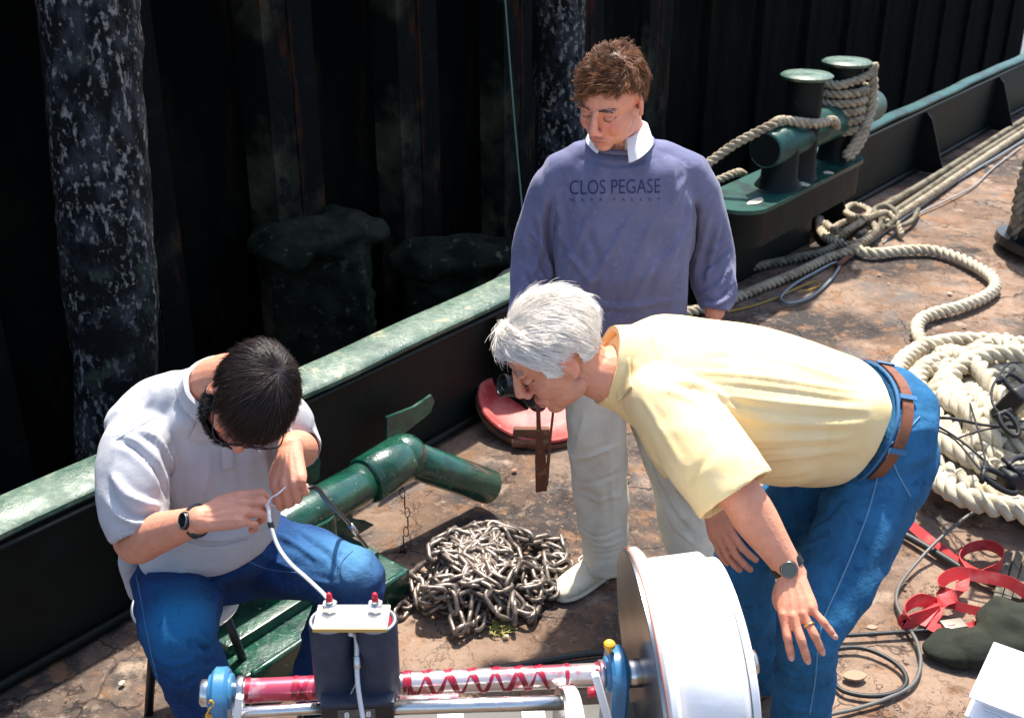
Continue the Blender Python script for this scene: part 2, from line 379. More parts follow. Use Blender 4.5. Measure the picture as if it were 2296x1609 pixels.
# quay wall: sheet piling, pans and webs
OFF = 1.75; TOPZ = 2.6; BOTZ = -2.0
qw = thing('quay_wall', bl(3, OFF, BOTZ).tolist(), 'dark wet sheet piling of the quay behind the ship, stained with algae and rust', 'quay wall')
s = -4.0; k = 0; pitch = .92
shm = {}
while s < 16:
    a, b = .34, .32   # out pan width, in pan width
    sa, sb, sc_, sd_ = s, s+.045, s+.045+.32, s+.045+.32+.045
    z0, z1 = BOTZ, TOPZ
    def pan(p, q, off0, off1, m, nm='sheet_pile'):
        if s > 5.0: off0 = OFF-(OFF-off0)*.25; off1 = OFF-(OFF-off1)*.25
        P0 = bl(p, off0); P1 = bl(q, off1); n = 26; L = []
        for i in range(n+1):
            z_ = z0+(z1-z0)*i/n
            for f in (0, .25, .5, .75, 1.0):
                pt = P0+(P1-P0)*f; L.append([pt[0], pt[1], z_])
        V = A3(L); V += BN*(.006*vnoise(V, 5, k))[:, None]
        F = [(i*5+j, i*5+j+1, (i+1)*5+j+1, (i+1)*5+j) for i in range(n) for j in range(4)]
        F2 = [tuple(x+len(V) for x in f[::-1]) for f in F]
        return np.vstack([V, V+BN*.012]), F+F2
    w1 = pan(sa, sb, OFF, OFF-.16, None); w2 = pan(sb, sc_-.16-.004, OFF-.16, OFF-.16, None); w3 = pan(sc_-.16+.004, sc_, OFF-.16, OFF-.16, None); w4 = pan(sc_, sd_, OFF-.16, OFF, None)
    w5 = pan(sd_, s+pitch, OFF, OFF, None)
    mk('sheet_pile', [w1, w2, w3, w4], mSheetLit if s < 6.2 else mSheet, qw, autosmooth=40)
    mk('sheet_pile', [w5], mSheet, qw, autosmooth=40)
    s += pitch; k += 1
mk('waler', [box(bl(5, OFF-.24, 2.13), (22, .16, .30), Matrix.Rotation(math.atan2(BD[1], BD[0]), 3, 'Z'), .012)], mCap, qw, smooth=False)
mk('cap_beam', [box(bl(5, OFF+.1, TOPZ+.10), (22, .6, .2), Matrix.Rotation(math.atan2(BD[1], BD[0]), 3, 'Z'), .015)], mCap, qw, smooth=False)
qg = mk('quay_ground', [prism([bl(-6, OFF+.4, 2.55), bl(16, OFF+.4, 2.55), bl(16, OFF+30, 2.55), bl(-6, OFF+30, 2.55)], (0, 0, .1))], mQuay, smooth=False); setp(qg, kind='structure')
# timber piles
def pile(lo, hi, w, lab, seed):
    lo = A3(lo); hi = A3(hi); d = hi-lo; hi = lo+d*2.2 if hi[2] < 2 else hi; lo2 = lo-d*1.5
    P = cr([lo2, lo, (lo+hi)/2, hi], 18); Tn, A, B = frames(P); n = 40; th = np.linspace(0, 2*math.pi, n, endpoint=False)
    R = P[:, None]+w*(A[:, None]*np.cos(th)[None, :, None]+B[:, None]*np.sin(th)[None, :, None])
    V, F = rings_mesh(R); c = np.repeat(P, n, 0); c = np.vstack([c, P[0], P[-1]]); rad = V-c
    nz = .10*vnoise(V*A3((1, 1, .35)), 9, seed)+.06*vnoise(V, 22, seed+1)+.03*vnoise(V, 55, seed+2)
    V = c+rad*(1+nz)[:, None]
    o = mk('timber_pile', [(V, F)], mPile); WL[o] = WL[o]; setp(o, lab, 'pile', 'timber piles in front of the quay wall')
pL0, pL1 = WP(262, 850, 1.0), WP(200, 20, 1.0)
pile(pL0, pL1, .172, 'thick barnacled timber pile at the left, standing behind the seated man', 3)
pM0, pM1 = WP(1262, 560, 1.15), WP(1254, 10, 1.15)
pile(pM0, pM1, .15, 'speckled timber pile directly behind the standing man', 9)
# fallen stone ledge at the wall foot
sl = []
c0 = WP(715, 520, 1.45); 
for i in range(3):
    cc = c0+BD*(i-1)*.16+np.array([0, 0, -.03*abs(i-1)]); v, f = ell(cc, (.26, .2, .10), None, 20); v = v+(.05*vnoise(v, 9, i))[:, None]*unit([0, 0, 1]); sl.append((v, f))
sl.append(box(c0-np.array([0, 0, .55]), (.5, .3, 1.0), None, .04))
stm = remesh(sl, .02, 3); cc_ = getco(stm); no_ = getno(stm); setco(stm, cc_+no_*(.02*vnoise(cc_, 14, 2))[:, None])
o = mk('stone_block', None, mStone, mesh=stm); setp(o, 'dim mossy stone block jutting from the foot of the quay wall', 'stone')
c1 = WP(1000, 580, 1.4); st2 = remesh([ell(c1, (.35, .2, .13), None, 20), ell(c1+BD*.3-np.array([0, 0, .05]), (.3, .2, .1), None, 20), box(c1-np.array([0, 0, .5]), (.5, .3, .8), None, .04)], .02, 3)
cc_ = getco(st2); no_ = getno(st2); setco(st2, cc_+no_*(.03*vnoise(cc_, 11, 5))[:, None])
o = mk('stone_block', None, mStone, mesh=st2); setp(o, 'darker weed covered stone behind the seated man and left of the standing man', 'stone')
# thin steel wire hanging
o = mk('wire', [tube([WP(1128, -60, .55), WP(1150, 230, .55), WP(1172, 480, .5), WP(1188, 640, .3)], .0045, n=6)], mWire); setp(o, 'thin pale wire hanging in front of the quay wall, left of the standing man', 'wire')
# black rounded fender seen over rail left of the standing man
o = mk('rubber_fender', [cyl(WP(1100, 640, .16)-np.array([0, 0, .22]), WP(1185, 585, .22)-np.array([0, 0, .18]), .17, 28, bev=.04)], M('black_rubber', (.006, .009, .012), .5, bumps=[(30, .004)]), autosmooth=50); setp(o, 'black rubber fender just outside the rail at the standing man\'s hip', 'fender')
# ================================================================== PEOPLE
mSkin = M('skin', (1, 1, 1), .5, attr=True, bumps=[(240, .0012), (60, .0012)], var=[((.58, .25, .17), 45, .56, .80), ((.72, .40, .29), 80, .60, .85)], sss=.10, spec=.4)
mHairBrown = M('curly_brown_hair', (.15, .062, .028), .5, attr=True, spec=.3)
mHairDark = M('dark_brown_hair', (.020, .010, .007), .42, attr=True, spec=.45)
mHairWhite = M('white_hair', (.96, .89, .80), .6, attr=True, spec=.35)
mBeard = M('black_beard', (.006, .005, .005), .6, attr=True, spec=.3)
mSweat = M('faded_blue_sweatshirt', (.138, .142, .245), .95, sheen=.2, var=[((.113, .117, .205), 9, .45, .65), ((.17, .168, .30), 60, .55, .7)], bumps=[(14, .005), (500, .0009)], spec=.15)
mPolo = M('grey_pique_polo', (.46, .46, .48), .95, sheen=.1, var=[((.42, .42, .45), 14, .45, .65)], bumps=[(12, .004), (420, .0009)], spec=.15)
mYellow = M('pale_yellow_shirt', (.84, .63, .31), .9, sheen=.05, var=[((.86, .68, .38), 8, .45, .65)], bumps=[(10, .003), (380, .0006)], spec=.15)
mJean = M('blue_denim', (1, 1, 1), .92, attr=True, var=[((.10, .22, .36), 300, .58, .85, (1, 1, .3)), ((.006, .03, .10), 26, .58, .8)], bumps=[(22, .006), (45, .003), (500, .0012, (1, 1, .3))], spec=.2)
mKhaki = M('light_khaki_cotton', (.66, .62, .52), .9, var=[((.57, .53, .44), 10, .45, .65)], bumps=[(14, .006), (420, .0006)], spec=.15)
mWhiteCloth = M('white_collar_cotton', (.78, .77, .76), .9, bumps=[(30, .002)], spec=.2)
mBelt = M('tan_leather_belt', (.20, .065, .025), .5, var=[((.12, .04, .018), 30, .5, .65)], bumps=[(70, .0015)])
mSeam = M('denim_seam', (.05, .15, .30), .9); mSeamL = M('pale_denim_stitching', (.10, .24, .38), .9)
mBlackPl = M('black_plastic', (.008, .009, .011), .35)
mGlassD = M('dark_watch_glass', (.01, .012, .014), .08, coat=1)
mGold = M('gold', (.85, .55, .18), .25, metal=1)
mPrint = M('navy_print', (.022, .028, .10), .9)
mShoe = M('off_white_canvas_shoe', (.60, .54, .40), .75, var=[((.42, .37, .27), 12, .5, .68)], bumps=[(60, .002)])
mSole = M('cream_rubber_sole', (.52, .48, .38), .7)
mStrap = M('brown_leather_strap', (.10, .03, .012), .45, var=[((.30, .16, .05), 40, .6, .7)])

def basis(fwd, up):
    """columns: right, back(-forward), up  (local face looks along -Y)"""
    f = unit(fwd); u = unit(A3(up)-f*np.dot(A3(up), f)); r = np.cross(u, f)*-1
    r = np.cross(-f, u)*1.0; r = unit(np.cross(-f, u))
    return np.stack([r, -f, u], 1)
def head_parts(C, Mx, s=1.0):
    C = A3(C); P = []
    def e(c, r, n=18, R=None):
        v, f = ell((0, 0, 0), A3(r)*s, R, n); v = (v+A3(c)*s)@Mx.T+C; P.append((v, f))
    e((0, .012, .032), (.076, .094, .085), 28); e((0, -.028, .030), (.068, .058, .066), 24); e((0, -.030, -.030), (.069, .055, .063), 24)
    e((0, -.026, -.068), (.062, .051, .043), 20); e((0, -.058, -.098), (.026, .026, .018)); e((0, -.05, -.075), (.036, .036, .035))
    for q in (-1, 1):
        e((q*.032, -.058, -.032), (.028, .022, .030)); e((q*.027, -.0785, .026), (.029, .011, .009)); e((q*.012, -.095, -.036), (.0095, .011, .008))
        e((q*.031, -.0735, .004), (.0145, .0125, .0115), 14)
        e((q*.052, -.01, -.072), (.012, .03, .022))
        e((q*.079, .012, -.006), (.0075, .018, .031), 16, Matrix.Rotation(q*.35, 3, 'Z')@Matrix.Rotation(.12, 3, 'X'))
        e((q*.081, .006, -.028), (.006, .009, .011), 12)
    e((0, -.0835, -.064), (.025, .0115, .0065)); e((0, -.082, -.076), (.021, .0115, .0072)); e((0, -.076, -.070), (.032, .014, .016))
    nb = tube([(A3(p)*s)@Mx.T+C for p in ((0, -.083, .020), (0, -.094, 0), (0, -.103, -.020), (0, -.105, -.029))], [x*s for x in (.0095, .0105, .0125, .0140)], n=12, sub=4); P.append(nb)
    return P
def head_shape(co, no, C, Mx, s=1.0):
    L = (co-A3(C))@Mx/s; d = np.zeros(len(co)); near = np.linalg.norm(L, axis=1) < .2
    def g(c, r, a): 
        nonlocal d
        d += a*np.exp(-(((L-A3(c))/A3(r))**2).sum(1))
    for q in (-1, 1):
        g((q*.016, -.085, .010), (.009, .02, .010), -.0034); g((q*.040, -.08, .016), (.013, .02, .0055), -.0030)
        g((q*.031, -.085, -.010), (.016, .02, .005), -.0018); g((q*.028, -.085, -.050), (.007, .02, .014), -.0016)
        g((q*.080, .008, -.002), (.012, .009, .015), -.0035)
    g((0, -.092, -.0700), (.024, .02, .0022), -.0035); g((0, -.09, -.0885), (.02, .02, .005), -.0020)
    d[~near] = 0
    return d*s
def skin_color(co, C, Mx, s, base, extra=()):
    L = (co-A3(C))@Mx/s; c = np.tile(A3(base), (len(co), 1))
    n = vnoise(co, 30, 1)*.09+vnoise(co, 90, 2)*.07; c *= (1+n)[:, None]
    def g(cc, r, to, a):
        nonlocal c
        w = a*np.exp(-(((L-A3(cc))/A3(r))**2).sum(1)); c = c*(1-w[:, None])+A3(to)*w[:, None]
    b = A3(base); red = b*A3((1.12, .72, .70)); dk = b*A3((.35, .25, .25))
    for q in (-1, 1):
        g((q*.036, -.08, -.028), (.022, .03, .02), red, .6); g((q*.031, -.086, .0025), (.013, .02, .0022), dk, .85)
        g((q*.031, -.086, .010), (.014, .02, .0025), b*.6, .5); g((q*.030, -.09, .030), (.019, .03, .0032), b*A3((.45, .36, .28)), .7)
        g((q*.007, -.115, -.041), (.003, .01, .002), dk, .7); g((q*.08, .01, 0), (.02, .03, .03), red, .5)
    g((0, -.11, -.03), (.016, .02, .013), red, .55); g((0, -.09, -.064), (.021, .02, .005), b*A3((.95, .5, .5)), .8); g((0, -.09, -.077), (.018, .02, .006), b*A3((1, .55, .55)), .8)
    g((0, -.09, -.0700), (.024, .02, .0016), b*A3((.3, .14, .14)), .9)
    g((0, -.075, .1), (.06, .05, .03), red, .25)
    for fc in extra: c = fc(co, L, c)
    return np.clip(c, 0, 1)
def hand_parts(W, fwd, back, side, curls, spread=(8, 1, -6, -14), thumb=None, s=1.0, fore=None):
    """W wrist point, fwd along fingers, back = direction the back of the hand faces, side=+1 when the thumb is on the +X side
    (X = fwd x back); curls = per finger (mcp, pip, dip) degrees"""
    W = A3(W); f = unit(fwd); b = unit(A3(back)-f*np.dot(A3(back), f)); x = np.cross(f, b)*side
    Mx = np.stack([x, f, b], 1); P = []; tips = []
    def tr(p): return (A3(p)*s)@Mx.T+W
    rg = [((0, -.02, 0), .027, .019), ((0, .012, 0), .029, .018), ((.002, .045, -.001), .037, .0165), ((0, .075, -.001), .041, .0145), ((-.001, .094, -.002), .038, .011)]
    P.append(loft([(tr(c), x*a*s, b*h*s) for c, a, h in rg], 22, 4, ex=2.4))
    P.append((lambda v: (v[0], v[1]))(ell(tr((.024, .042, -.008)), (.017*s,)*3, None, 14)))
    bases = [(.029, .090, .000), (.010, .096, .002), (-.010, .093, .001), (-.028, .084, -.002)]
    lens = [(.043, .026, .020), (.047, .030, .021), (.043, .028, .021), (.034, .021, .018)]
    rad = [.0098, .0100, .0095, .0084]
    for i in range(4):
        p = A3(bases[i]); sp = math.radians(spread[i]); ang = 0; pts = [p-A3((0, .03, .002)), p]; rr = [rad[i]*.95, rad[i]*1.06]
        for k in range(3):
            ang += math.radians(curls[i][k]); d = A3((math.sin(sp)*math.cos(ang), math.cos(sp)*math.cos(ang), -math.sin(ang)))
            q = p+d*lens[i][k]; pts.append((p+q)/2); rr.append(rad[i]*(.93-.06*k)); pts.append(q); rr.append(rad[i]*(1.0-.09*k) if k < 2 else rad[i]*.78); p = q
        P.append(tube([tr(a) for a in pts], [r*s for r in rr], n=12, sub=3, up=b)); tips.append([tr(a) for a in pts])
    th = thumb or [(.022, .028, -.008), (.040, .055, -.014), (.050, .080, -.018), (.053, .102, -.020)]
    P.append(tube([tr((.010, .012, -.004))]+[tr(a) for a in th], [r*s for r in (.013, .0150, .0120, .0108, .0085)], n=12, sub=4)); tips.append([tr(a) for a in th])
    return P, tips
def limb(pts, rad, **k): return tube(pts, rad, n=20, sub=6, **k)
def sleeve(pts, rad, lip=.0, **k):
    """a limb tube whose far end folds inwards so that the hem is open"""
    P = [A3(p) for p in pts]; d = unit(P[-1]-P[-2]); r = list(rad)
    V = tube(P, r, n=26, sub=6, cap=False, rounded=False, **k); v, f = V
    m = len(v)//26; last = v[-26:]; c = last.mean(0); R = v.reshape(m, 26, 3)
    inn = [c+(last-c)*.93+d*.0, c+(last-c)*.84-d*.008, c+(last-c)*.80-d*.035]
    R = np.concatenate([R, np.array(inn)]); return rings_mesh(R, True)
def face_details(me, W, C, Mx, s, parent, mb, eyes=True):
    b = bvh(me); off = A3(W)
    def hit(x, z, lift=.0006):
        o_ = A3(C)+Mx@(A3((x, -.22, z))*s)-off; d_ = Mx@A3((0, 1, 0)); h = b.ray_cast(Vector(o_.tolist()), Vector(d_.tolist()))
        return None if h[0] is None else A3(h[0])+off-d_*lift
    def line(pts, r): 
        P = [hit(x, z) for x, z in pts]; P = [p for p in P if p is not None]; return tube(P, r if np.isscalar(r) else r[:len(P)], n=6, sub=3) if len(P) > 2 else None
    g = np.random.default_rng(5)
    for q in (-1, 1):
        t_ = line([(q*.017, .001), (q*.023, -.0030), (q*.031, -.0042), (q*.039, -.0030), (q*.046, .001)], [.0007, .0013, .0016, .0013, .0008])
        if t_: mk('eyelashes', [t_], mLash, parent)
        S = []
        for i in range(46):
            u = g.random(); x = q*(.012+.036*u); z = .0275+.006*math.sin(u*2.6)+g.normal()*.0016; h = hit(x, z, .0004)
            h2 = hit(x+q*.006, z+.0025-.004*u, .0016)
            if h is not None and h2 is not None: S.append(tube([h, (h+h2)/2, h2], [.0007, .0006, .0003], n=4, sub=1))
        if S: mk('eyebrow', S, mb, parent)['kind'] = 'stuff'
    t_ = line([(-.022, -.0705), (-.012, -.0690), (0, -.0702), (.012, -.0690), (.022, -.0705)], [.0005, .0010, .0011, .0010, .0005])
    if t_: mk('lip_line', [t_], mCrease, parent)
mLash = M('dark_lashes', (.02, .01, .008), .7); mCrease = M('skin_crease', (.36, .13, .09), .7); mBrowN = M('brown_brow', (.10, .045, .022), .8); mBrowW = M('grey_brow', (.45, .38, .32), .8)
# --- hair
def grow(C, Mx, s, n, mask, flow, length, lift, curl=0.0, rad=.0011, steps=8, seed=0, clump=0.0, shade=(.7, 1.25), rads=(.079, .099, .088), cen=(0, .012, .032), cap=.0015):
    g = np.random.default_rng(seed); P = []
    R = A3(rads); c0 = A3(cen)
    while sum(len(p) for p in P) < n:
        v = g.normal(size=(n*3, 3)); v /= np.linalg.norm(v, axis=1)[:, None]; q = v*R+c0
        P.append(q[mask(q)])
    P = np.vstack(P)[:n]; pts = [P]; ln = length(P)*(1+.25*g.normal(size=len(P))).clip(.5, 1.6)
    nrm = (P-c0)/R**2; nrm /= np.linalg.norm(nrm, axis=1)[:, None]
    pc = (P*1.0); ax = np.stack([vnoise(P, 55, seed+1), vnoise(P, 55, seed+2), vnoise(P, 55, seed+3)], 1)
    own = g.normal(size=P.shape)*.35; ph = vnoise(P, 42, seed+5)*9+g.normal(size=len(P))*.3
    cur = P.copy(); li = lift(P)
    for k in range(1, steps+1):
        t = k/steps; F = flow(cur, P); nn = (cur-c0)/R**2; nn /= np.linalg.norm(nn, axis=1)[:, None]
        F = F-nn*(F*nn).sum(1)[:, None]; F /= np.linalg.norm(F, axis=1)[:, None]+1e-6
        d = F+ax*clump+own*.25+nn*(li*(1-t)*1.4)[:, None]
        if curl > 0:
            B = np.cross(nn, F); a = ph+t*6.0; d = d+curl*(B*np.cos(a)[:, None]+nn*np.sin(a)[:, None])
        d /= np.linalg.norm(d, axis=1)[:, None]+1e-6; cur = cur+d*(ln/steps)[:, None]
        q = (cur-c0)/R; rr = np.linalg.norm(q, axis=1); lo = 1.01; fixm = rr < lo; cur[fixm] = (q[fixm]/rr[fixm][:, None]*lo)*R+c0
        pts.append(cur.copy())
    S = np.array(pts).transpose(1, 0, 2)      # n, steps+1, 3
    T_ = np.gradient(S, axis=1); T_ /= np.linalg.norm(T_, axis=2)[:, :, None]+1e-9
    q = (S-c0)/R**2; q /= np.linalg.norm(q, axis=2)[:, :, None]; B = np.cross(T_, q); B /= np.linalg.norm(B, axis=2)[:, :, None]+1e-9
    N2 = np.cross(B, T_); w = rad*np.linspace(1.0, .25, steps+1)[None, :, None]*(.8+.5*g.random(len(S)))[:, None, None]
    V = np.stack([S+B*w, S-B*w, S+N2*w*1.1], 2)  # n, st, 3, 3
    n_, st = V.shape[:2]; V = V.reshape(-1, 3)
    base = (np.arange(n_)*st*3)[:, None, None]; k = (np.arange(st-1)*3)[None, :, None]; F = []
    for a, b in ((0, 1), (1, 2), (2, 0)):
        F.append(np.stack([base[:, :, 0]+k[:, :, 0]+a, base[:, :, 0]+k[:, :, 0]+b, base[:, :, 0]+k[:, :, 0]+b+3, base[:, :, 0]+k[:, :, 0]+a+3], 2).reshape(-1, 4))
    F = np.vstack(F); 
    hue = shade[0]+(shade[1]-shade[0])*(.5+.5*vnoise(P, 60, seed+9)*.8+.25*g.normal(size=len(P))).clip(0, 1)
    colv = np.repeat(hue, st*3)
    W = (V*s)@Mx.T+A3(C)
    return W, F, colv
def hair_obj(name, sets, C, Mx, s, mask, m, parent, lab=None, off=1.012, rads=(.079, .099, .088), cen=(0, .012, .032), bump=.0015):
    # a thin under-layer on the scalp plus the locks
    R = A3(rads)*off; c0 = A3(cen); v, f = ell((0, 0, 0), R, None, 64); v = v+c0
    v = v+(v-c0)*(bump*10*vnoise(v, 60, 4))[:, None]*1.5
    ok = mask(v); f = [q for q in f if all(ok[i] for i in q)]
    Vs = [(v*s)@Mx.T+A3(C)]; Fs = [tuple(q) for q in f]; Cs = [np.full(len(v), .6)]; n = len(v)
    for W, F, cv in sets:
        Fs += [tuple(q) for q in (F+n).tolist()]; Vs.append(W); Cs.append(cv); n += len(W)
    V = np.vstack(Vs); cv = np.concatenate(Cs)
    o = mk(name, [(V, Fs)], m, parent, colr=np.repeat(cv[:, None], 3, 1))
    if lab: o['label'] = lab
    return o
def watch(W, fwd, back, parent, r=.031, th=.024):
    f = unit(fwd); b = unit(A3(back)-f*np.dot(A3(back), f)); x = np.cross(f, b); W = A3(W)
    th_ = np.linspace(0, 2*math.pi, 30, endpoint=False); R = []
    for h, q in ((-.010, 1.0), (-.009, 1.08), (.009, 1.08), (.010, 1.0)):
        R.append(W+f*h+(x*np.cos(th_)[:, None]*r*q+b*np.sin(th_)[:, None]*r*.74*q))
    st = mk('watch', [rings_mesh(np.array(R)), cyl(W+b*(r*.72), W+b*(r*.72+.009), .0195, 28, bev=.002)], mBlackPl, parent, autosmooth=50)
    mk('watch_face', [cyl(W+b*(r*.72+.0085), W+b*(r*.72+.0103), .0145, 28)], mGlassD, st, smooth=False)
    mk('watch_bezel', [tube([W+b*(r*.72+.0095)+.0165*(x*math.cos(a)+f*math.sin(a)) for a in np.linspace(0, 2*math.pi, 25)], .0016, n=6, sub=1, cap=False)], M('dull_steel_bezel', (.25, .26, .24), .35, metal=1), st)
    return st
def denim(co, base, spots, seed=0):
    c = np.tile(A3(base), (len(co), 1)); c *= (1+.22*vnoise(co, 12, seed)+.12*vnoise(co*A3((1, 1, .25)), 110, seed+1)+.16*vnoise(co*A3((1, 1, .5)), 40, seed+2))[:, None]
    for p, r, to, a in spots:
        w = a*np.exp(-(np.linalg.norm((co-A3(p))/A3(r), axis=1))**2); c = c*(1-w[:, None])+A3(to)*w[:, None]
    return np.clip(c, .003, 1)
def surf_line(me, pts, rad, lift=.001, step=6.0):
    """thin raised seam following a garment, through image points"""
    b = bvh(me); P = resample(cr([list(p) for p in pts], 6), step); Q = []
    for p in P:
        h, n = cast(b, p[0], p[1])
        if h is not None:
            if n.dot(ray(p[0], p[1])) > 0: n = -n
            Q.append((h+n*lift)[:])
    return tube(Q, rad, n=6, sub=2) if len(Q) > 2 else None
# ------------------------------------------------------------ standing man
def standing_man():
    root = thing('person', G(1430, 1290).to_tuple(), 'standing man in a faded blue sweatshirt with white collar and light khaki trousers, looking down', 'person')
    s = 1.05; C = Y(1369, 222, 3.0); Mx = basis((-.50, -.80, -.46), (-.10, -.36, .92))
    up = Mx[:, 2]; 
    nb = Y(1398, 330, 3.10)
    P = head_parts(C, Mx, s)
    P.append(limb([A3(C)+(-.02)*up+Mx[:, 1]*.03, A3(C)-up*.10*s+Mx[:, 1]*.045, A3(nb), A3(nb)-A3((0, 0, .08))], [.055, .058, .066, .09]))
    # core and arms inside the clothes, hands
    P.append(limb([nb-Vector((0, 0, .03)), Y(1398, 450, 3.12), Y(1395, 600, 3.12), Y(1392, 750, 3.12)], [.06, .08, .08, .07]))
    rs, re, rw = Y(1252, 395, 3.13), Y(1203, 580, 3.15), Y(1172, 770, 3.04)
    ls, le, lw = Y(1548, 395, 3.13), Y(1596, 570, 3.15), Y(1603, 705, 3.05)
    P.append(limb([nb-Vector((0, 0, .14)), rs-Vector((0, 0, .03)), (rs+re)/2, re, (re+rw)/2, rw], [.05, .045, .04, .036, .036, .029]))
    P.append(limb([nb-Vector((0, 0, .14)), ls-Vector((0, 0, .03)), (ls+le)/2, le, (le+lw)/2, lw], [.05, .045, .04, .036, .036, .029]))
    h1, _ = hand_parts(rw, (-.05, -.25, -.9), (-.9, -.35, .1), -1, [(40, 60, 30)]*4, thumb=[(.022, .028, -.012), (.034, .05, -.024), (.030, .072, -.034), (.02, .088, -.04)], s=1.0)
    h2, _ = hand_parts(lw, (-.15, -.1, -.95), (.9, -.3, .1), 1, [(20, 25, 15)]*4)
    P += h1+h2
    me = remesh(P, .0029, 5); co = getco(me); no = getno(me); co = co+no*head_shape(co, no, C, Mx, s)[:, None]; setco(me, co)
    o = mk('body', None, mSkin, root, mesh=me, colr=skin_color(co, C, Mx, s, (.70, .315, .225)))
    face_details(me, WL[o], C, Mx, s, o, mBrowN)
    # hair
    def mask(q): 
        x, y, z = q[:, 0], q[:, 1], q[:, 2]
        line = .072-.030*np.exp(-((x+.052)/.028)**2)-.05*np.clip((y+.02)/.05, 0, 1.8)+.008*np.exp(-((x-.02)/.02)**2)
        return (z > line) & ~((np.abs(x) > .07) & (np.abs(y-.008) < .022) & (z < .03)) | ((y > .035) & (z > -.045))
    def flow(c, p): return np.stack([-.55+.9*np.sign(p[:, 0])*(np.abs(p[:, 0]) > .045), -.5+0*c[:, 0]+.9*(p[:, 1] > .02), -.5-1.0*(p[:, 1] > .02)], 1)
    gs = [grow(C, Mx, s, 8500, mask, flow, lambda p: np.full(len(p), .028)+.008*(p[:, 2] > .09), lambda p: np.full(len(p), .45), curl=.85, rad=.0009, steps=8, seed=3, clump=.8, shade=(.35, 2.3), rads=(.082, .102, .094))]
    hair_obj('hair', gs, C, Mx, s, mask, mHairBrown, root, rads=(.082, .102, .094), bump=.001)
    eb = []
    # shirt collar
    def ringc(px, py, y, hw, hd, tilt=0): c = Y(px, py, y); return (c, A3((hw, .0, 0)), A3((0, hd, tilt)))
    yaw = -.12; ca, sa = math.cos(yaw), math.sin(yaw)
    def tr(px, py, y, hw, hd, til=0.0): return (Y(px, py, y), A3((ca*hw, sa*hw, 0)), A3((-sa*hd, ca*hd, til)))
    torso = loft([tr(1390, 318, 3.10, .072, .062, .020), tr(1393, 330, 3.10, .098, .080, .018), tr(1398, 352, 3.105, .150, .098, .012), tr(1400, 378, 3.11, .180, .112), tr(1400, 425, 3.11, .196, .126), tr(1398, 500, 3.10, .194, .136), tr(1396, 590, 3.09, .192, .142), tr(1394, 665, 3.09, .192, .142), tr(1392, 712, 3.09, .190, .130), tr(1391, 722, 3.09, .17, .115)], 40, 5, ex=2.35)
    sl1 = sleeve([Y(1305, 420, 3.12), Y(1254, 414, 3.13), Y(1222, 480, 3.15), Y(1201, 570, 3.15), Y(1190, 655, 3.10), Y(1174, 735, 3.03), Y(1172, 752, 3.02)], [.06, .074, .070, .067, .060, .050, .044])
    sl2 = sleeve([Y(1495, 420, 3.12), Y(1546, 414, 3.13), Y(1577, 480, 3.15), Y(1594, 570, 3.15), Y(1602, 645, 3.10), Y(1603, 688, 3.05), Y(1602, 702, 3.04)], [.06, .074, .070, .068, .066, .050, .044])
    trap = [limb([Y(1345, 352, 3.11), Y(1290, 378, 3.12), Y(1256, 404, 3.13)], [.055, .068, .074]), limb([Y(1440, 352, 3.11), Y(1500, 378, 3.12), Y(1545, 404, 3.13)], [.055, .068, .074])]
    sw = remesh([torso, sl1, sl2]+trap, .0065, 9)
    F = []
    # sleeves and body folds
    for pts, w, a in [([(1236, 440), (1228, 520), (1240, 600), (1236, 650)], .012, -.018), ([(1250, 430), (1262, 500), (1255, 590)], .014, .008),
        ([(1560, 450), (1556, 530), (1545, 600)], .013, -.020), ([(1545, 440), (1530, 520), (1490, 590)], .014, .009), ([(1590, 470), (1575, 560), (1556, 620)], .012, .010),
        ([(1615, 500), (1600, 560), (1580, 640)], .012, .008), ([(1205, 470), (1215, 540), (1195, 620)], .012, .009), ([(1190, 560), (1215, 590), (1232, 630)], .010, -.008),
        ([(1640, 600), (1610, 640), (1570, 655)], .010, .009), ([(1645, 640), (1610, 668), (1568, 672)], .009, -.009), ([(1648, 660), (1610, 684), (1565, 688)], .008, .007),
        ([(1180, 600), (1200, 625), (1225, 640)], .009, .007), ([(1330, 480), (1290, 560), (1262, 640)], .016, .006), ([(1480, 470), (1440, 560), (1400, 660)], .018, .006),
        ([(1520, 480), (1480, 580), (1450, 680)], .016, -.006), ([(1500, 560), (1440, 640), (1420, 690)], .014, .005), ([(1310, 500), (1340, 580), (1330, 680)], .016, -.004),
        ([(1275, 400), (1290, 430), (1300, 470)], .012, .005), ([(1535, 400), (1515, 430), (1500, 470)], .012, .006), ([(1300, 357), (1385, 372), (1470, 357)], .008, -.004), ([(1190, 520), (1215, 545), (1235, 560)], .009, .008), ([(1186, 540), (1212, 566), (1234, 585)], .008, -.008), ([(1180, 620), (1200, 645), (1228, 655)], .008, -.008), ([(1632, 540), (1605, 560), (1572, 590)], .009, .008), ([(1636, 565), (1605, 585), (1572, 612)], .008, -.008), ([(1640, 620), (1606, 650), (1566, 662)], .008, .007), ([(1250, 660), (1380, 690), (1530, 668)], .012, .006), ([(1420, 480), (1360, 580), (1310, 660)], .015, .006), ([(1250, 480), (1275, 560), (1330, 640)], .013, .007)]:
        F.append((pts, w, a*1.9))
    fold(sw, F, noise=[(7, .010, (1, 1, .5)), (13, .0075, (1.2, 1, .45), 1), (26, .003, (1, 1, .6))], seed=2)
    so = mk('sweatshirt', None, mSweat, root, mesh=sw)
    swb = sw.copy(); co = getco(swb)+A3(WL[so]); setco(swb, co); b = bvh(swb)
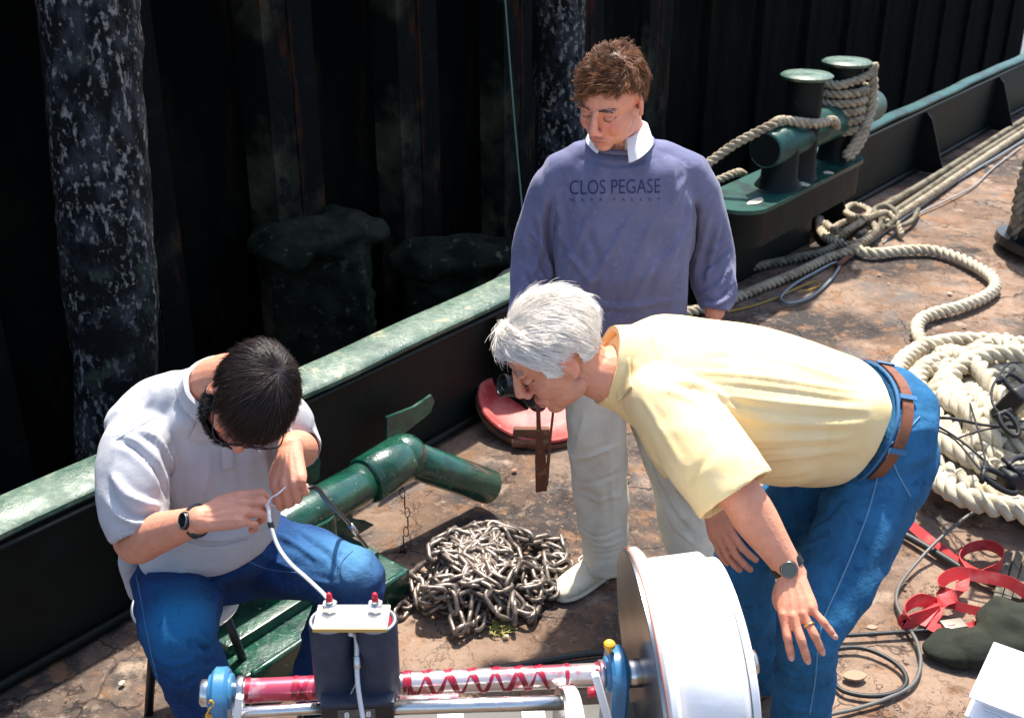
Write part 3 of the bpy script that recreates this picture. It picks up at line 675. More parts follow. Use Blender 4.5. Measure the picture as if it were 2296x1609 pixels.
    # ribbed neckband
    nr = [Y(1390, 322, 3.10)+Vector((ca*.092*math.cos(a)-sa*.078*math.sin(a), sa*.092*math.cos(a)+ca*.078*math.sin(a), .012*math.sin(a)+.006)) for a in np.linspace(0, 2*math.pi, 41)]
    mk('neckband', [tube(nr, .0075, n=8, sub=1, cap=False)], mSweat, so)
    # lettering printed across the chest
    def text(txt, x0, x1, yb, h, sx, sp, bold=0.0, slope=0.0):
        cu = bpy.data.curves.new('t', 'FONT'); cu.body = txt; cu.size = 1; cu.space_character = sp; cu.offset = bold; cu.resolution_u = 3
        ob = bpy.data.objects.new('t', cu); col.objects.link(ob); dg = bpy.context.evaluated_depsgraph_get(); me = bpy.data.meshes.new_from_object(ob.evaluated_get(dg)); bpy.data.objects.remove(ob)
        bm = bmesh.new(); bm.from_mesh(me); bmesh.ops.triangulate(bm, faces=bm.faces[:]); bmesh.ops.subdivide_edges(bm, edges=[e for e in bm.edges if e.calc_length() > .15], cuts=2)
        bm.verts.ensure_lookup_table(); V = np.array([v.co[:] for v in bm.verts]); F = [tuple(v.index for v in f.verts) for f in bm.faces]; bm.free()
        x = V[:, 0]; lo, hi = x.min(), x.max(); out = []
        for v in V:
            u = (v[0]-lo)/(hi-lo); px = x0+(x1-x0)*u; py = yb+slope*u-v[1]/.73*h
            hh, n = cast(b, px, py); out.append((hh+(-ray(px, py).normalized())*.0022)[:])
        return np.array(out), F
    # serif strokes: thin sans letters plus small serifs are cut from the same print
    mk('lettering', [text('CLOS PEGASE', 1277, 1481, 437, 34, 1, 1.0, -.004, -4), ], mPrint, so, smooth=False)
    mk('lettering', [text('N A P A  V A L L E Y', 1279, 1481, 452.5, 7.5, 1, 1.7, .0, -2)], mPrint, so, smooth=False)
    # collar
    cn = A3(Y(1388, 306, 3.085)); V = []; nA = 40
    R1 = []; R2 = []
    for i in range(nA+1):
        a = math.radians(-62+304*i/nA)+0.0; # open at the front
        a = math.radians(-90+24+(312)*i/nA)+yaw-.12
        dx, dy = math.cos(a), math.sin(a); fr = max(0, -dy)**1.5
        top = cn+A3((dx*.066, dy*.060, .040-.030*fr)); low = cn+A3((dx*(.094+.022*fr), dy*(.086+.030*fr), -.010-.034*fr**2)); mid = cn+A3((dx*.078, dy*.070, .036-.030*fr))
        inn = cn+A3((dx*.063, dy*.057, -.03))
        R1.append([inn, top, mid, low, low*1.0+A3((dx*-.002, dy*-.002, -.002)), cn+A3((dx*.072, dy*.064, .02-.02*fr))])
    v, f = rings_mesh(np.array(R1)); v = v+(.0025*vnoise(v, 35, 6))[:, None]
    mk('collar', [(v, f)], mWhiteCloth, root, autosmooth=60)
    # trousers
    pel = loft([(Y(1391, 690, 3.10), A3((.165, 0, 0)), A3((0, .115, 0))), (Y(1391, 740, 3.10), A3((.18, 0, 0)), A3((0, .125, 0))), (Y(1393, 800, 3.12), A3((.185, 0, 0)), A3((0, .125, 0))), (Y(1396, 850, 3.12), A3((.17, 0, 0)), A3((0, .11, 0)))], 32, 5, ex=2.3)
    rh, rk, ra = Y(1335, 800, 3.11), Y(1338, 985, 3.05), G(1361, 1262, .07)
    lh, lk, la = Y(1455, 800, 3.11), Y(1500, 1000, 3.10), G(1566, 1262, .07)
    legs = [sleeve([rh, (rh+rk)/2, rk, rk*.6+ra*.4, rk*.25+ra*.75, ra], [.105, .100, .093, .090, .080, .073]), sleeve([lh, (lh+lk)/2, lk, lk*.6+la*.4, lk*.25+la*.75, la], [.105, .100, .093, .092, .086, .078])]
    tm = remesh([pel]+legs, .0065, 6)
    fold(tm, [([(1262, 1010), (1300, 1030), (1390, 1000)], .012, .009), ([(1265, 1060), (1320, 1085), (1400, 1060)], .012, -.009), ([(1285, 1100), (1340, 1125), (1400, 1110)], .012, .007),
        ([(1310, 920), (1300, 980), (1275, 1040)], .014, .007), ([(1300, 1180), (1340, 1200), (1400, 1185)], .009, -.007), ([(1305, 1205), (1350, 1222), (1400, 1208)], .008, .008), ([(1320, 1232), (1350, 1240), (1400, 1228)], .007, -.007),
        ([(1360, 940), (1372, 1060), (1380, 1180)], .012, .005), ([(1450, 960), (1490, 1060), (1580, 1150)], .014, .010), ([(1440, 990), (1490, 1120), (1560, 1210)], .012, -.008), ([(1520, 1090), (1550, 1140), (1590, 1180)], .012, .007), ([(1480, 1130), (1520, 1190), (1570, 1230)], .010, .006)],
        noise=[(8, .010, (1, 1, .6)), (12, .006, (1, 1, .8), 1), (22, .003, (1, 1, 1))], seed=5)
    mk('trousers', None, mKhaki, root, mesh=tm)
    for an, lo in ((ra, .073), (la, .078)):
        an = A3(an); mk('cuff', [tube([an+A3((lo*.99*math.cos(a), lo*.99*math.sin(a), .012+.004*math.sin(3*a))) for a in np.linspace(0, 2*math.pi, 33)], .0055, n=8, sub=1, cap=False), tube([an+A3((lo*1.0*math.cos(a), lo*1.0*math.sin(a), .040+.004*math.sin(2*a))) for a in np.linspace(0, 2*math.pi, 33)], .0030, n=8, sub=1, cap=False)], mKhaki, root)
    # shoes
    def shoe(heel, toe, lab=None):
        heel = A3(heel); toe = A3(toe); heel[2] = 0; toe[2] = 0; d = unit(toe-heel); x = np.cross(d, [0, 0, 1.0]); z = A3((0, 0, 1)); Ls = .295
        rg = [(0, .026, .030, .035), (.02, .036, .050, .05), (.07, .038, .056, .056), (.12, .040, .046, .046), (.17, .046, .036, .036), (.22, .049, .028, .030), (.26, .043, .022, .025), (.285, .028, .015, .018), (.292, .012, .008, .014)]
        up = remesh([loft([(heel+d*p+z*(h+.004), x*w, z*hh) for p, w, hh, h in rg], 28, 5, ex=2.4), limb([heel+d*.06+z*.06, heel+d*.055+z*.11], [.042, .044])], .004, 3)
        u = mk('shoe', None, mShoe, root, mesh=up)
        sp = [(heel+d*p+z*.010, x*(w+.004), z*.0105) for p, w, hh, h in rg]; mk('sole', [loft(sp, 24, 4, ex=3)], mSole, u)
        lc = []
        for i, p in enumerate((.115, .135, .155, .175)):
            lc.append(tube([heel+d*p+x*.020+z*(.094-i*.011), heel+d*(p+.008)+z*(.1-i*.011), heel+d*(p+.016)-x*.020+z*(.094-i*.011)], .0025, n=6, sub=4))
        lc.append(tube([heel+d*.12+z*.097, heel+d*.11+x*.03+z*.093, heel+d*.14+x*.045+z*.075, heel+d*.16+x*.03+z*.078], .0022, n=6)); lc.append(tube([heel+d*.12+z*.097, heel+d*.11-x*.03+z*.09, heel+d*.15-x*.042+z*.07], .0022, n=6))
        mk('laces', lc, mWhiteCloth, u)
    t0 = G(1284, 1325); h0 = G(1384, 1268); shoe(h0, t0)
    h1 = G(1560, 1285); shoe(h1, h1+Vector((.03, -.3, 0)))
    return root
standing_man()
# ------------------------------------------------------------ bending man
def bending_man():
    root = thing('person', (.75, 2.3, 0), 'white haired man in pale yellow shirt and jeans bending over, hand on knee', 'person')
    s = 1.12; C = T(1240, 792, 2.60); Mx = basis((-.80, -.22, -.60), (-.62, -.10, .78))
    up = A3(Mx[:, 2]); bk = A3(Mx[:, 1]); nb = A3(T(1415, 838, 2.66))
    P = head_parts(C, Mx, s)
    P.append(limb([A3(C)+bk*.035-up*.01, A3(C)+bk*.045-up*.085, A3(T(1352, 838, 2.64)), nb, A3(T(1500, 850, 2.68))], [.058, .060, .066, .075, .09]))
    P.append(limb([nb, A3(T(1600, 870, 2.70)), A3(T(1750, 900, 2.72)), A3(T(1900, 940, 2.75))], [.07, .10, .10, .09]))
    # near arm (left), hand on near knee
    ls, le, lw = A3(T(1480, 925, 2.55)), A3(T(1655, 1105, 2.42)), A3(T(1772, 1278, 2.42))
    P.append(limb([A3(T(1480, 860, 2.66)), ls, ls*.5+le*.5, le, le*.68+lw*.32, le*.3+lw*.7, lw, lw+unit(lw-le)*.02], [.06, .058, .052, .048, .049, .038, .0305, .0285]))
    hf = A3(T(1790, 1380, 2.37))-lw; 
    hp, tips = hand_parts(lw, hf, A3(cam.location)-lw+A3((0,0,.0)), 1, [(12, 22, 12), (10, 30, 16), (10, 34, 18), (6, 26, 14)], spread=(-1, -9, -19, -33), thumb=[(.024, .030, -.014), (.036, .050, -.030), (.030, .066, -.048), (.018, .078, -.058)], s=1.06)
    for pt in tips: pass
    P += hp
    # far arm (right), hand on far knee
    rs, re, rw = A3(T(1470, 900, 2.84)), A3(T(1560, 1050, 2.82)), A3(T(1592, 1122, 2.80))
    P.append(limb([nb, rs, rs*.5+re*.5, re, re*.3+rw*.7, rw], [.06, .055, .048, .043, .035, .029]))
    hp2, _ = hand_parts(rw, A3(T(1625, 1215, 2.76))-rw, A3((-.75, -.62, .25)), -1, [(14, 20, 10), (14, 20, 10), (12, 22, 12), (10, 20, 10)], spread=(8, 2, -4, -10), thumb=[(.024, .028, -.006), (.048, .050, -.010), (.062, .076, -.012), (.068, .096, -.014)], s=1.05)
    P += hp2
    me = remesh(P, .0028, 4); co = getco(me); no = getno(me); d = head_shape(co, no, C, Mx, s)
    # tendons and knuckles on the near hand
    f = unit(hf); bq = unit(A3(cam.location)-lw); bq = unit(bq-f*np.dot(bq, f)); x = np.cross(f, bq); Lh = np.stack([(co-lw)@x, (co-lw)@f, (co-lw)@bq], 1)/1.06
    for (bx, by) in ((.029, .09), (.010, .096), (-.010, .093), (-.028, .084)):
        m_ = np.abs(Lh[:, 1]-by/2-.015) < by/2; xx = bx*(.35+.65*Lh[:, 1]/by); d += .0016*np.exp(-((Lh[:, 0]-xx)/.0035)**2)*(Lh[:, 2] > 0)*np.clip(1-np.abs((Lh[:, 1]-.055)/.05)**3, 0, 1)*(np.linalg.norm(Lh, axis=1) < .16)
        d += .0022*np.exp(-(((Lh-A3((bx, by, .009)))/A3((.007, .007, .01)))**2).sum(1))
    co = co+no*d[:, None]; setco(me, co)
    def nails(co, L, c):
        for (a, b_) in [(t[-1], t[-3]) for t in tips[:4]]:
            pass
        w = .5*np.clip(1-np.abs((Lh[:, 1]-.10)/.05), 0, 1)*(np.linalg.norm(Lh, axis=1) < .2)
        return c*(1-w[:, None])+np.clip(c*A3((1.12, .80, .75)), 0, 1)*w[:, None]
    body = mk('body', None, mSkin, root, mesh=me, colr=skin_color(co, C, Mx, s, (.66, .285, .175), [nails]))
    face_details(me, WL[body], C, Mx, s, body, mBrowW)
    # nails as small plates
    for t in tips[:4]:
        e, p = A3(t[-1]), A3(t[-2]); dd = unit(e-p); bb = unit(bq-dd*np.dot(bq, dd)); xx = np.cross(dd, bb)
        R = Matrix(np.stack([xx, dd, bb], 1).tolist()); mk('nail', [ell(e+bb*.0072-dd*.003, (.0055, .0070, .0018), R, 12)], M_nail, body)
    # wedding ring on ring finger
    t = tips[2]; p = A3(t[2]); q = A3(t[3]); dd = unit(q-p); cc = p*.55+A3(t[1])*.45+dd*.012; A_ = unit(np.cross(dd, bq)); B_ = np.cross(dd, A_)
    mk('ring', [tube([cc+.0112*(A_*math.cos(a)+B_*math.sin(a)) for a in np.linspace(0, 2*math.pi, 25)], .0022, n=8, sub=1, cap=False)], mGold, root)
    watch(lw-unit(lw-le)*.012, lw-le, A3(cam.location)-lw+A3((0, 0, -.2)), root, r=.0345)
    # shirt: torso along the spine
    def rg(px, py, t, a, b): return (A3(T(px, py, t)), A3(a), A3(b))
    ax = unit(A3(T(1890, 930, 2.80))-A3(T(1420, 850, 2.66))); upv = unit(A3((0, 0, 1))-ax*ax[2]); sd = np.cross(ax, upv)
    # rings: a = across the body (sd), b = belly to back (upv)
    prof = [(1364, 822, 2.645, .060, .076), (1386, 822, 2.65, .088, .096), (1425, 828, 2.66, .132, .120), (1470, 840, 2.665, .180, .138), (1540, 860, 2.675, .200, .152), (1640, 880, 2.70, .200, .163), (1740, 908, 2.73, .195, .168), (1820, 935, 2.76, .188, .165), (1872, 948, 2.785, .175, .158), (1895, 954, 2.80, .165, .150)]
    tor = loft([rg(px, py, t, sd*w, upv*h+ax*h*(.10 if i < 4 else .22)) for i, (px, py, t, w, h) in enumerate(prof)], 44, 5, ex=2.2)
    belly = ell(A3(T(1745, 985, 2.72)), (.16, .15, .105), None, 24)
    ns = sleeve([T(1470, 885, 2.64), T(1500, 905, 2.56), T(1560, 990, 2.49), T(1618, 1068, 2.44), T(1642, 1098, 2.425), T(1652, 1112, 2.42)], [.085, .098, .098, .096, .096, .095])
    tail = loft([(A3(T(1500, 960, 2.54)), A3((.07, 0, .02)), A3((.02, .03, -.03))), (A3(T(1545, 1060, 2.50)), A3((.055, 0, .01)), A3((.01, .022, -.02))), (A3(T(1572, 1120, 2.47)), A3((.032, 0, .0)), A3((.005, .014, -.01))), (A3(T(1580, 1150, 2.46)), A3((.01, 0, 0)), A3((0, .008, -.004)))], 20, 5)
    fs = sleeve([T(1450, 880, 2.74), T(1475, 905, 2.82), T(1520, 990, 2.83), T(1548, 1045, 2.82)], [.08, .082, .078, .072])
    sh = remesh([tor, belly, ns, tail, fs], .0062, 8)
    S = []
    # long gathers running from the shoulder to the belt
    for pts, w, a in [([(1560, 790), (1720, 800), (1900, 850)], .010, .006), ([(1550, 830), (1740, 850), (1940, 880)], .009, .008), ([(1590, 860), (1760, 880), (1945, 905)], .008, -.008), ([(1600, 885), (1780, 905), (1945, 920)], .009, .010),
        ([(1640, 905), (1800, 930), (1940, 935)], .008, -.009), ([(1650, 935), (1800, 950), (1930, 952)], .009, .009), ([(1660, 960), (1800, 968), (1920, 965)], .008, -.008), ([(1665, 985), (1790, 985), (1905, 982)], .009, .009),
        ([(1675, 1010), (1790, 1005), (1890, 1000)], .008, -.008), ([(1680, 1030), (1780, 1025), (1870, 1015)], .009, .008), ([(1690, 1052), (1770, 1048), (1840, 1035)], .008, -.006), ([(1700, 1070), (1770, 1068), (1820, 1055)], .008, .006),
        ([(1500, 860), (1580, 880), (1650, 960), (1672, 1040)], .012, -.016), ([(1520, 850), (1600, 875), (1665, 940)], .011, .010), ([(1480, 870), (1560, 900), (1620, 980)], .012, .006), ([(1440, 890), (1480, 960), (1540, 1050)], .012, .006), ([(1600, 1000), (1580, 1040), (1540, 1080)], .012, -.007),
        ([(1620, 760), (1760, 775), (1880, 820)], .010, -.004), ([(1450, 760), (1440, 800), (1425, 850)], .010, .006), ([(1480, 740), (1620, 740), (1780, 770)], .012, .004)]: S.append((pts, w, a*.72))
    fold(sh, S, noise=[(9, .006, (.5, 1, 1)), (12, .0035, (.4, 1, 1.2), 1), (28, .0018, (.4, 1, 1))], seed=8)
    so = mk('shirt', None, mYellow, root, mesh=sh)
    me2 = sh.copy(); setco(me2, getco(me2)+A3(WL[so]))
    for pts in ([(1500, 880), (1560, 850), (1640, 900), (1672, 960)],): pass
    # collar
    ctr = A3(T(1368, 820, 2.648)); cr_ = []
    for i in range(40):
        a = 2*math.pi*i/40; dv = sd*math.cos(a)*.074+upv*math.sin(a)*.088; o_ = unit(dv)
        cr_.append([ctr+dv*.93+ax*.035, ctr+dv*.95-ax*.010, ctr+dv*1.10-ax*.012, ctr+dv*1.0+o_*.022+ax*.040, ctr+dv*1.0+o_*.020+ax*.040, ctr+dv*1.02+ax*.006])
    v, f_ = rings_mesh(np.array(cr_).transpose(1, 0, 2)); 
    R = np.array(cr_); n0, n1 = R.shape[:2]; V = R.reshape(-1, 3); Fq = [((i*n1+j), ((i+1) % n0)*n1+j, ((i+1) % n0)*n1+(j+1) % n1, i*n1+(j+1) % n1) for i in range(n0) for j in range(n1)]
    mk('collar', [(V+(.002*vnoise(V, 30, 3))[:, None], Fq)], mYellow, so, autosmooth=60)
    sb_ = bvh(me2)
    for c4 in ([(1372, 735), (1400, 722), (1412, 800), (1388, 800)], [(1374, 800), (1412, 800), (1418, 868), (1384, 905)]):
        t_ = cloth_patch(sb_, [c4[0], c4[3], c4[2], c4[1]], 10, 6, .006)
        if t_: mk('collar_flap', [t_], mYellow, so)
    for pts in ([(1640, 1110), (1690, 1080), (1718, 1052)], [(1412, 720), (1420, 790), (1418, 870)], [(1455, 720), (1475, 800), (1500, 880)]):
        t_ = surf_line(me2, pts, .0012, .0002)
        if t_: mk('stitching', [t_], mYellow, so)
    # jeans
    K = A3(T(1808, 1440, 2.64)); Hn = A3(T(1980, 1055, 2.82)); Fk = A3(T(1668, 1262, 2.93)); Hf = A3(T(1890, 1010, 3.0))
    An = A3((K[0]+.06, K[1]+.10, .08)); Af = A3((Fk[0]+.12, Fk[1]+.12, .08))
    wc = A3(T(1908, 948, 2.84)); hc = (Hn+Hf)/2+A3((.01, 0, .02)); 
    axp = unit(hc-wc)
    pel = loft([(wc-ax*.012, sd*.172, upv*.148+ax*.035), (wc+ax*.03, sd*.180, upv*.152+ax*.035), (wc+ax*.075-A3((0, 0, .012)), sd*.190, upv*.150+ax*.07), (hc+ax*.0, sd*.185, upv*.12+ax*.11), (hc-A3((.0, 0, .10)), sd*.16, A3((.11, .02, 0)))], 40, 5, ex=2.2)
    seat = [ell(Hn+A3((.02, .01, .03)), (.11, .11, .11), None, 24), ell(Hf+A3((.03, -.02, .0)), (.11, .11, .12), None, 24)]
    l1 = limb([Hn, Hn*.7+K*.3, Hn*.35+K*.65, K+A3((.01, .02, .02)), K*.75+An*.25, K*.35+An*.65, An], [.112, .108, .094, .080, .074, .070, .066])
    l2 = limb([Hf, Hf*.7+Fk*.3, Hf*.35+Fk*.65, Fk+A3((.01, .02, .02)), Fk*.75+Af*.25, Fk*.35+Af*.65, Af], [.112, .105, .092, .080, .074, .070, .066])
    jm = remesh([pel, l1, l2]+seat, .006, 7)
    fold(jm, [([(1700, 1120), (1760, 1150), (1800, 1140), (1860, 1100)], .012, .009), ([(1700, 1160), (1780, 1190), (1840, 1170), (1900, 1110)], .012, -.009), ([(1740, 1200), (1800, 1225), (1860, 1200)], .012, .008), ([(1760, 1240), (1830, 1260), (1890, 1220)], .012, -.006),
        ([(1860, 1060), (1920, 1090), (1980, 1080)], .010, .007), ([(1840, 1090), (1930, 1130), (2010, 1110)], .010, -.006), ([(1750, 1300), (1790, 1330), (1850, 1330)], .012, .006), ([(1740, 1490), (1790, 1520), (1850, 1500)], .010, .008), ([(1730, 1520), (1780, 1560), (1850, 1550)], .010, -.007), ([(1740, 1560), (1780, 1590), (1840, 1590)], .010, .007),
        ([(1620, 1330), (1660, 1350), (1710, 1340)], .010, .008), ([(1630, 1400), (1670, 1420), (1715, 1410)], .010, -.007), ([(1640, 1460), (1680, 1480), (1718, 1470)], .010, .007), ([(1700, 1230), (1680, 1300), (1690, 1400)], .012, .007)],
        noise=[(8, .009, (1, 1, .9)), (13, .007, (.8, .8, 1.3), 1), (26, .003, (1, 1, 1))], seed=9)
    co = getco(jm)
    cj = denim(co, (.018, .105, .225), [(T(1960, 1000, 2.7), (.12, .12, .12), (.06, .22, .42), .55), (T(1780, 1180, 2.6), (.12, .1, .1), (.03, .15, .33), .6), (K+A3((0, -.08, .0)), (.09, .09, .12), (.035, .17, .36), .5), (Fk+A3((0, -.08, .0)), (.1, .08, .16), (.025, .12, .28), .4)], 4)
    jb = jm.copy(); setco(jb, co.copy())
    jo = mk('jeans', None, mJean, root, mesh=jm, colr=cj)
    for pts, r in (([(1978, 1020), (1960, 1100), (1935, 1180), (1890, 1290), (1850, 1380), (1835, 1440), (1828, 1520), (1815, 1600)], .0022), ([(1850, 1050), (1900, 1045), (1935, 1010)], .0018), ([(1990, 1000), (2025, 975), (2062, 935)], .0026), ([(1990, 1000), (2012, 1060), (2040, 1112)], .0026), ([(1915, 1010), (1925, 1045), (1975, 1050)], .0015)):
        t_ = surf_line(jb, pts, r, .0006)
        if t_: mk('seam', [t_], mSeamL if r > .0019 else mSeam, jo)
    # belt and loops around the waist
    def band(c, half, w, m, nm, par, inc=0.0, t=.004, ex=2.2, a0=0, a1=2*math.pi, n=64):
        A_, B_ = sd*(.180+inc), upv*(.152+inc)+ax*.035; R = []
        for i in range(n+(0 if a1-a0 > 6.28 else 1)):
            a = a0+(a1-a0)*i/n; cs, sn = math.cos(a), math.sin(a); cs = math.copysign(abs(cs)**(2/ex), cs); sn = math.copysign(abs(sn)**(2/ex), sn); e_ = A_*cs+B_*sn; u_ = unit(e_)
            R.append([c+e_-ax*half, c+e_+u_*t-ax*half, c+e_+u_*t+ax*half, c+e_+ax*half])
        R = np.array(R); n0 = len(R); cl = a1-a0 > 6.28; V = R.reshape(-1, 3); F = [(i*4+j, ((i+1) % n0)*4+j, ((i+1) % n0)*4+(j+1) % 4, i*4+(j+1) % 4) for i in range(n0 if cl else n0-1) for j in range(4)]
        return mk(nm, [(V, F)], m, par, autosmooth=50)
    bc = wc+ax*.016
    band(bc, .0145, .04, mBelt, 'belt', root, inc=.005)
    for a in (-2.6, -1.75, -.85, .1, .95, 1.7, 2.5): band(bc, .023, .05, mSeam, 'belt_loop', jo, inc=.010, a0=a, a1=a+.075, n=3)
    band(wc-ax*.010, .003, .01, mSeam, 'waistband_edge', jo, inc=.003)
    # shoes below the frame
    for A_, f0 in ((An, K-Hn), (Af, Fk-Hf)):
        d = unit([f0[0], f0[1], 0]); h = A3((A_[0], A_[1], 0))-d*.05
        xq = np.cross(d, [0, 0, 1.0]); z = A3((0, 0, 1))
        mk('shoe', [loft([(h+d*p+z*(hh+.002), xq*w, z*hh) for p, w, hh in ((0, .028, .035), (.03, .038, .05), (.10, .040, .05), (.17, .046, .036), (.24, .047, .028), (.285, .028, .018), (.292, .01, .01))], 24, 4, ex=2.5)], mBlackPl, root)
    # hair, combed back, full and white
    def mask(q):
        x, y, z = q[:, 0], q[:, 1], q[:, 2]
        line = .070-.045*np.clip((y+.045)/.05, 0, 1.0)-.03*np.clip((np.abs(x)-.04)/.03, 0, 1)
        front = (y < -.02) & (z > line)
        sb = (np.abs(x) > .05) & (y > -.040) & (y < -.012) & (z > -.005)
        return (front | ((y >= -.02) & (z > .028)) | sb | ((y > .036) & (z > -.05))) & ~((np.abs(x) > .06)&(np.abs(y-.012) < .026)&(z < .03))
    def flow(c, p):
        side = np.clip((np.abs(p[:, 0])-.03)/.04, 0, 1)
        fr = (p[:, 1] < -.03)&(p[:, 2] > .03)
        return np.stack([.5*np.sign(p[:, 0])*side+.75*fr+.25, .75+0*c[:, 0]-.62*fr, -.75*side-.9*(c[:, 1] > .07)-.05*fr], 1)
    g1 = grow(C, Mx, s, 12000, mask, flow, lambda p: .046-.014*(p[:, 2] < .05), lambda p: .18+.22*(p[:, 2] > .06), curl=.10, rad=.0008, steps=8, seed=21, clump=.22, shade=(.90, 1.12), rads=(.083, .103, .093))
    hair_obj('hair', [g1], C, Mx, s, mask, mHairWhite, root, rads=(.083, .103, .093), bump=.0006)
    return root
M_nail = M('fingernail', (.62, .36, .30), .3)
bending_man()
# ------------------------------------------------------------ seated man
def seated_man():
    root = thing('person', (-.80, 2.4, 0), 'dark haired bearded man in a pale grey polo shirt sitting and stripping a white cable', 'person')
    s = 1.02; C = T(560, 892, 2.43); Mx = basis((-.06, -.58, -.80), (.62, -.60, .40)); up = A3(Mx[:, 2]); bk = A3(Mx[:, 1])
    P = head_parts(C, Mx, s)
    nb = A3(T(474, 872, 2.63))
    P.append(limb([A3(C)+bk*.03-up*.01, A3(C)+bk*.050-up*.075, nb, nb-A3((-.01, -.03, .08))], [.058, .060, .068, .09]))
    P.append(limb([nb-A3((0, 0, .05)), A3(T(455, 1000, 2.76)), A3(T(465, 1120, 2.84)), A3(T(460, 1260, 2.95))], [.07, .09, .09, .08]))
    rs, re, rw = A3(T(300, 965, 2.62)), A3(T(300, 1212, 2.56)), A3(T(447, 1166, 2.36))
    P.append(limb([nb-A3((0, 0, .14)), rs+A3((.02,.01,-.04)), rs*.5+re*.5, re, re*.68+rw*.32, re*.3+rw*.7, rw, rw+unit(rw-re)*.02], [.04, .045, .046, .0465, .048, .038, .0300, .028]))
    hd = A3(T(612, 1118, 2.35))-rw
    hp, tr_ = hand_parts(rw, hd, A3((-.06, -.58, .80)), -1, [(34, 52, 30), (44, 58, 32), (48, 62, 32), (50, 62, 32)], spread=(6, 1, -4, -9), thumb=[(.026, .030, -.012), (.038, .058, -.026), (.036, .088, -.040), (.028, .112, -.048)], s=1.04)
    P += hp
    ls, le, lw = A3(T(612, 935, 2.72)), A3(T(674, 1006, 2.80)), A3(T(652, 1006, 2.53))
    P.append(limb([nb-A3((0, 0, .14)), ls-A3((.01,0,.03)), ls*.5+le*.5, le, le*.6+lw*.4, le*.25+lw*.75, lw], [.04, .045, .046, .045, .046, .036, .029]))
    hp2, tl = hand_parts(lw, A3((.06, -.86, -.42)), A3((-.12, -.35, .92)), 1, [(52, 48, 30), (62, 62, 34), (64, 70, 36), (62, 72, 36)], spread=(7, 1, -5, -10), thumb=[(.028, .030, -.014), (.044, .050, -.032), (.044, .070, -.052), (.034, .082, -.070)], s=1.02)
    P += hp2
    me = remesh(P, .0028, 4); co = getco(me); no = getno(me); d = head_shape(co, no, C, Mx, s)
    for (w_, f_, b_, sd_) in ((rw, hd, A3((-.06, -.58, .80)), -1), (lw, A3((.06, -.86, -.42)), A3((-.12, -.35, .92)), 1)):
        f = unit(f_); b2 = unit(b_-f*np.dot(b_, f)); x = np.cross(f, b2)*sd_; Lh = np.stack([(co-w_)@x, (co-w_)@f, (co-w_)@b2], 1)
        for (bx, by) in ((.029, .09), (.010, .096), (-.010, .093), (-.028, .084)):
            xx = bx*(.35+.65*Lh[:, 1]/by); d += .0014*np.exp(-((Lh[:, 0]-xx)/.0035)**2)*(Lh[:, 2] > 0)*np.clip(1-np.abs((Lh[:, 1]-.055)/.05)**3, 0, 1)*(np.linalg.norm(Lh, axis=1) < .16)
            d += .0022*np.exp(-(((Lh-A3((bx, by, .009)))/A3((.007, .007, .01)))**2).sum(1))
    co = co+no*d[:, None]; setco(me, co)
    mk('body', None, mSkin, root, mesh=me, colr=skin_color(co, C, Mx, s, (.66, .28, .175)))
    watch(rw-unit(rw-re)*.010, rw-re, A3((-.10, -.75, .62)), root, r=.034)
    # polo shirt
    fw = unit((.32, -.92, .15)); ac = unit(np.cross(fw, (0, 0, 1)))*-1; ac = unit((.93, .34, .05))
    def rg(px, py, t, w, h, lean=0.0): return (A3(T(px, py, t)), ac*w, unit(np.cross(ac, (0, 0, 1)))*h+A3((0, 0, lean)))
    tor = loft([rg(480, 866, 2.60, .062, .060, -.03), rg(468, 880, 2.63, .105, .085, -.03), rg(452, 905, 2.67, .150, .105, -.02), rg(452, 945, 2.70, .178, .120), rg(468, 1010, 2.74, .178, .136), rg(478, 1090, 2.79, .172, .148), rg(476, 1150, 2.83, .176, .158), rg(470, 1195, 2.86, .180, .160), rg(468, 1218, 2.88, .165, .150)], 44, 5, ex=2.3)
    trap = [limb([T(415, 890, 2.64), T(350, 925, 2.65), T(300, 970, 2.62)], [.065, .075, .075]), limb([T(490, 890, 2.68), T(570, 915, 2.72), T(615, 945, 2.74)], [.065, .072, .072])]
    hump = ell(T(400, 950, 2.78), (.14, .11, .12), None, 24)
    sl1 = sleeve([T(345, 975, 2.62), T(310, 1000, 2.58), T(299, 1070, 2.54), T(306, 1140, 2.53), T(316, 1178, 2.53), T(320, 1190, 2.53)], [.07, .080, .077, .073, .070, .069])
    sl2 = sleeve([T(580, 950, 2.72), T(622, 950, 2.74), T(652, 978, 2.78), T(668, 998, 2.77), T(669, 1006, 2.74)], [.075, .078, .070, .060, .058])
    tail = loft([(A3(T(330, 1180, 2.80)), ac*.06, A3((0, .03, 0))), (A3(T(300, 1260, 2.88)), ac*.035, A3((0, .02, 0))), (A3(T(303, 1325, 2.95)), ac*.020, A3((0, .014, 0))), (A3(T(304, 1342, 2.97)), ac*.010, A3((0, .008, 0)))], 18, 5)
    pm = remesh([tor, hump, sl1, sl2, tail]+trap, .0062, 8)
